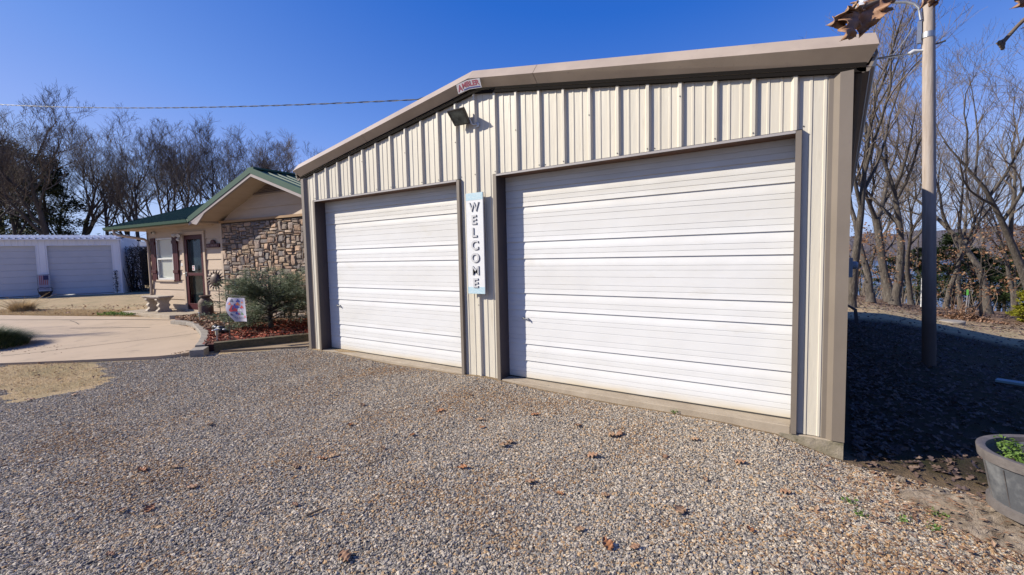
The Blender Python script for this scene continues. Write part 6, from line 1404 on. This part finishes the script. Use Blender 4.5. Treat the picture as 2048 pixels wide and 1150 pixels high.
# other woods trees
R1 = bare_tree('bare_tree', gnd(1741, 604), 14.5, .17, 401, 'dark straight bare tree just left of the pale forked oak', 'bare trees in the woods by the lake', bark='bark', kids=6, spread=.52, twr=.0055, upb=.12)
R2 = bare_tree('bare_tree', pg(1790, 590, 24), 16.5, .21, 402, 'bare tree standing close behind the pale forked oak', 'bare trees in the woods by the lake', kids=6, spread=.58, lean=(.08, 0), twr=.0055, upb=.12)
R3 = bare_tree('bare_tree', pg(1976, 600, 27), 16.5, .22, 403, 'bare tree directly behind the leaning oak', 'bare trees in the woods by the lake', kids=6, spread=.66, lean=(-.06, .05), twr=.0055, upb=.12)
for src, x, dep, rz, s_, lb in ((R1, 1702, 17.5, 2.0, .95, 'bare tree trunk close against the garage edge'), (R3, 1822, 31, 2.0, .8, 'slim bare tree right of the pale forked oak'), (R1, 1893, 30, 3.3, .92, 'first of the slim paired trunks right of the wooden pole'),
                            (R2, 1922, 33, 4.0, .78, 'second of the slim paired trunks right of the pole'), (R3, 2075, 20, 1.3, .9, 'dark bare tree cut by the right edge of the photo'), (R1, 2030, 34, .6, 1.0, 'bare tree behind the right fork of the leaning oak'), (R2, 1770, 38, 4.0, .85, 'farther bare tree between the forked oak and the garage'),
                            (R3, 1868, 42, .3, .85, 'farther bare tree half hidden by the wooden pole'), (R1, 1945, 44, 1.4, 1.1, 'thin far bare tree among the right conifers'), (R2, 2000, 46, 2.2, .85, 'farther bare tree left of the yellow bush'), (R1, 1725, 44, 2.9, 1.1, 'farther bare tree seen past the garage corner')):
    dup(src, pg(x, 590, dep), rz, s_, lb)
C1 = evergreen('cedar_tree', pg(1905, 590, 40), 6.6, 2.6, 211, 'green cedar between the wooden pole and the hydrant', 'cedargreen', 'cedars at the lake edge', 9000, .20, .22, .6)
for x, dep, rz, s_, lb in ((1835, 44, 1, .9, 'green cedar just left of the wooden pole'), (1945, 43, 2, .95, 'dark cedar behind the yard hydrant'), (2010, 38, 3, .85, 'dark cedar right of the leaning oak trunk'), (2075, 36, 4, .95, 'dark cedar at the right edge'), (1720, 46, 5, .6, 'low cedar near the garage edge'), (1870, 48, .5, 1.0, 'cedar hidden mostly by the wooden pole'), (1775, 44, 2.2, .7, 'low green cedar behind the pale forked oak'), (1980, 47, 1.2, 1.0, 'cedar showing between the leaning oak and the hydrant')): dup(C1, pg(x, 590, dep), rz, s_, lb)
evergreen('yellow_shrub', pg(2060, 590, 21), 1.5, .6, 221, 'bright yellow green feathery shrub at the right edge', 'yellow', None, 5000, .12, .0, .4)
# young oaks keeping orange leaves
def leafy(name, loc, H_, seed, label, lst, nleaf=900, spreadr=1.0):
    rn = random.Random(seed); t = thing(name, loc, label, 'tree', 'young oaks holding brown leaves'); mt, mc = MB(), MB(); L_ = Vector(loc)
    grow(mt, mt, L_, Vector((rn.gauss(0, .1), rn.gauss(0, .1), 1)), H_*.8, .06, 0, rn, 2, .5, .9, 6, .05, .008)
    for _ in range(nleaf//12):
        a_ = rn.uniform(0, 6.3); r_ = spreadr*rn.random()**.6; c = L_+Vector((r_*math.cos(a_), r_*math.sin(a_), H_*rn.uniform(.25, 1)))
        leafball(mc, c, 12, .30, .06, .13, rn, .7)
    mt.build('trunk', M['barkdark'], t); mc.build('crown', M['leaf_o'], t); return t
Y1 = leafy('young_oak', pg(1735, 590, 23), 3.6, 501, 'young oak with orange brown leaves behind the garage edge trunks', None, 520, 1.3)
for x, dep, rz, s_, lb in ((1965, 23, 1, 1.25, 'young oak with orange leaves behind the leaning oak'), (2035, 22, 2, 1.3, 'leafy orange brown young oak right of the leaning oak'), (1805, 34, 3, 1.1, 'small brown leaved oak between the forked oak and the pole'), (1905, 30, 4, 1.1, 'brown leaved young oak in front of the green cedar'), (1712, 28, 5, 1.3, 'brown leaved young oak nearest the garage corner')): dup(Y1, pg(x, 590, dep), rz, s_, lb)
rn = random.Random(65); mb = MB()
for _ in range(260):
    x = rn.uniform(1690, 2120); dep = rn.uniform(36, 52); p = pg(x, 590, dep); q = p+Vector((rn.gauss(0, .6), rn.gauss(0, .6), rn.uniform(.8, 2.6))); mb.tube([p, p.lerp(q, .5)+Vector((rn.gauss(0, .2), rn.gauss(0, .2), .1)), q], [.03, .018, .008], 3, 0, cap=False)
    for _ in range(3): a = p.lerp(q, rn.uniform(.3, 1)); mb.tube([a, a+Vector((rn.gauss(0, .5), rn.gauss(0, .5), rn.gauss(.3, .4)))], [.012, .005], 3, 0, cap=False)
stuff(mb.build('underbrush', M['twig']), 'bare low brush along the lake edge of the woods', 'brush')

for o in sc.objects:
    if '_b' in o: del o['_b']
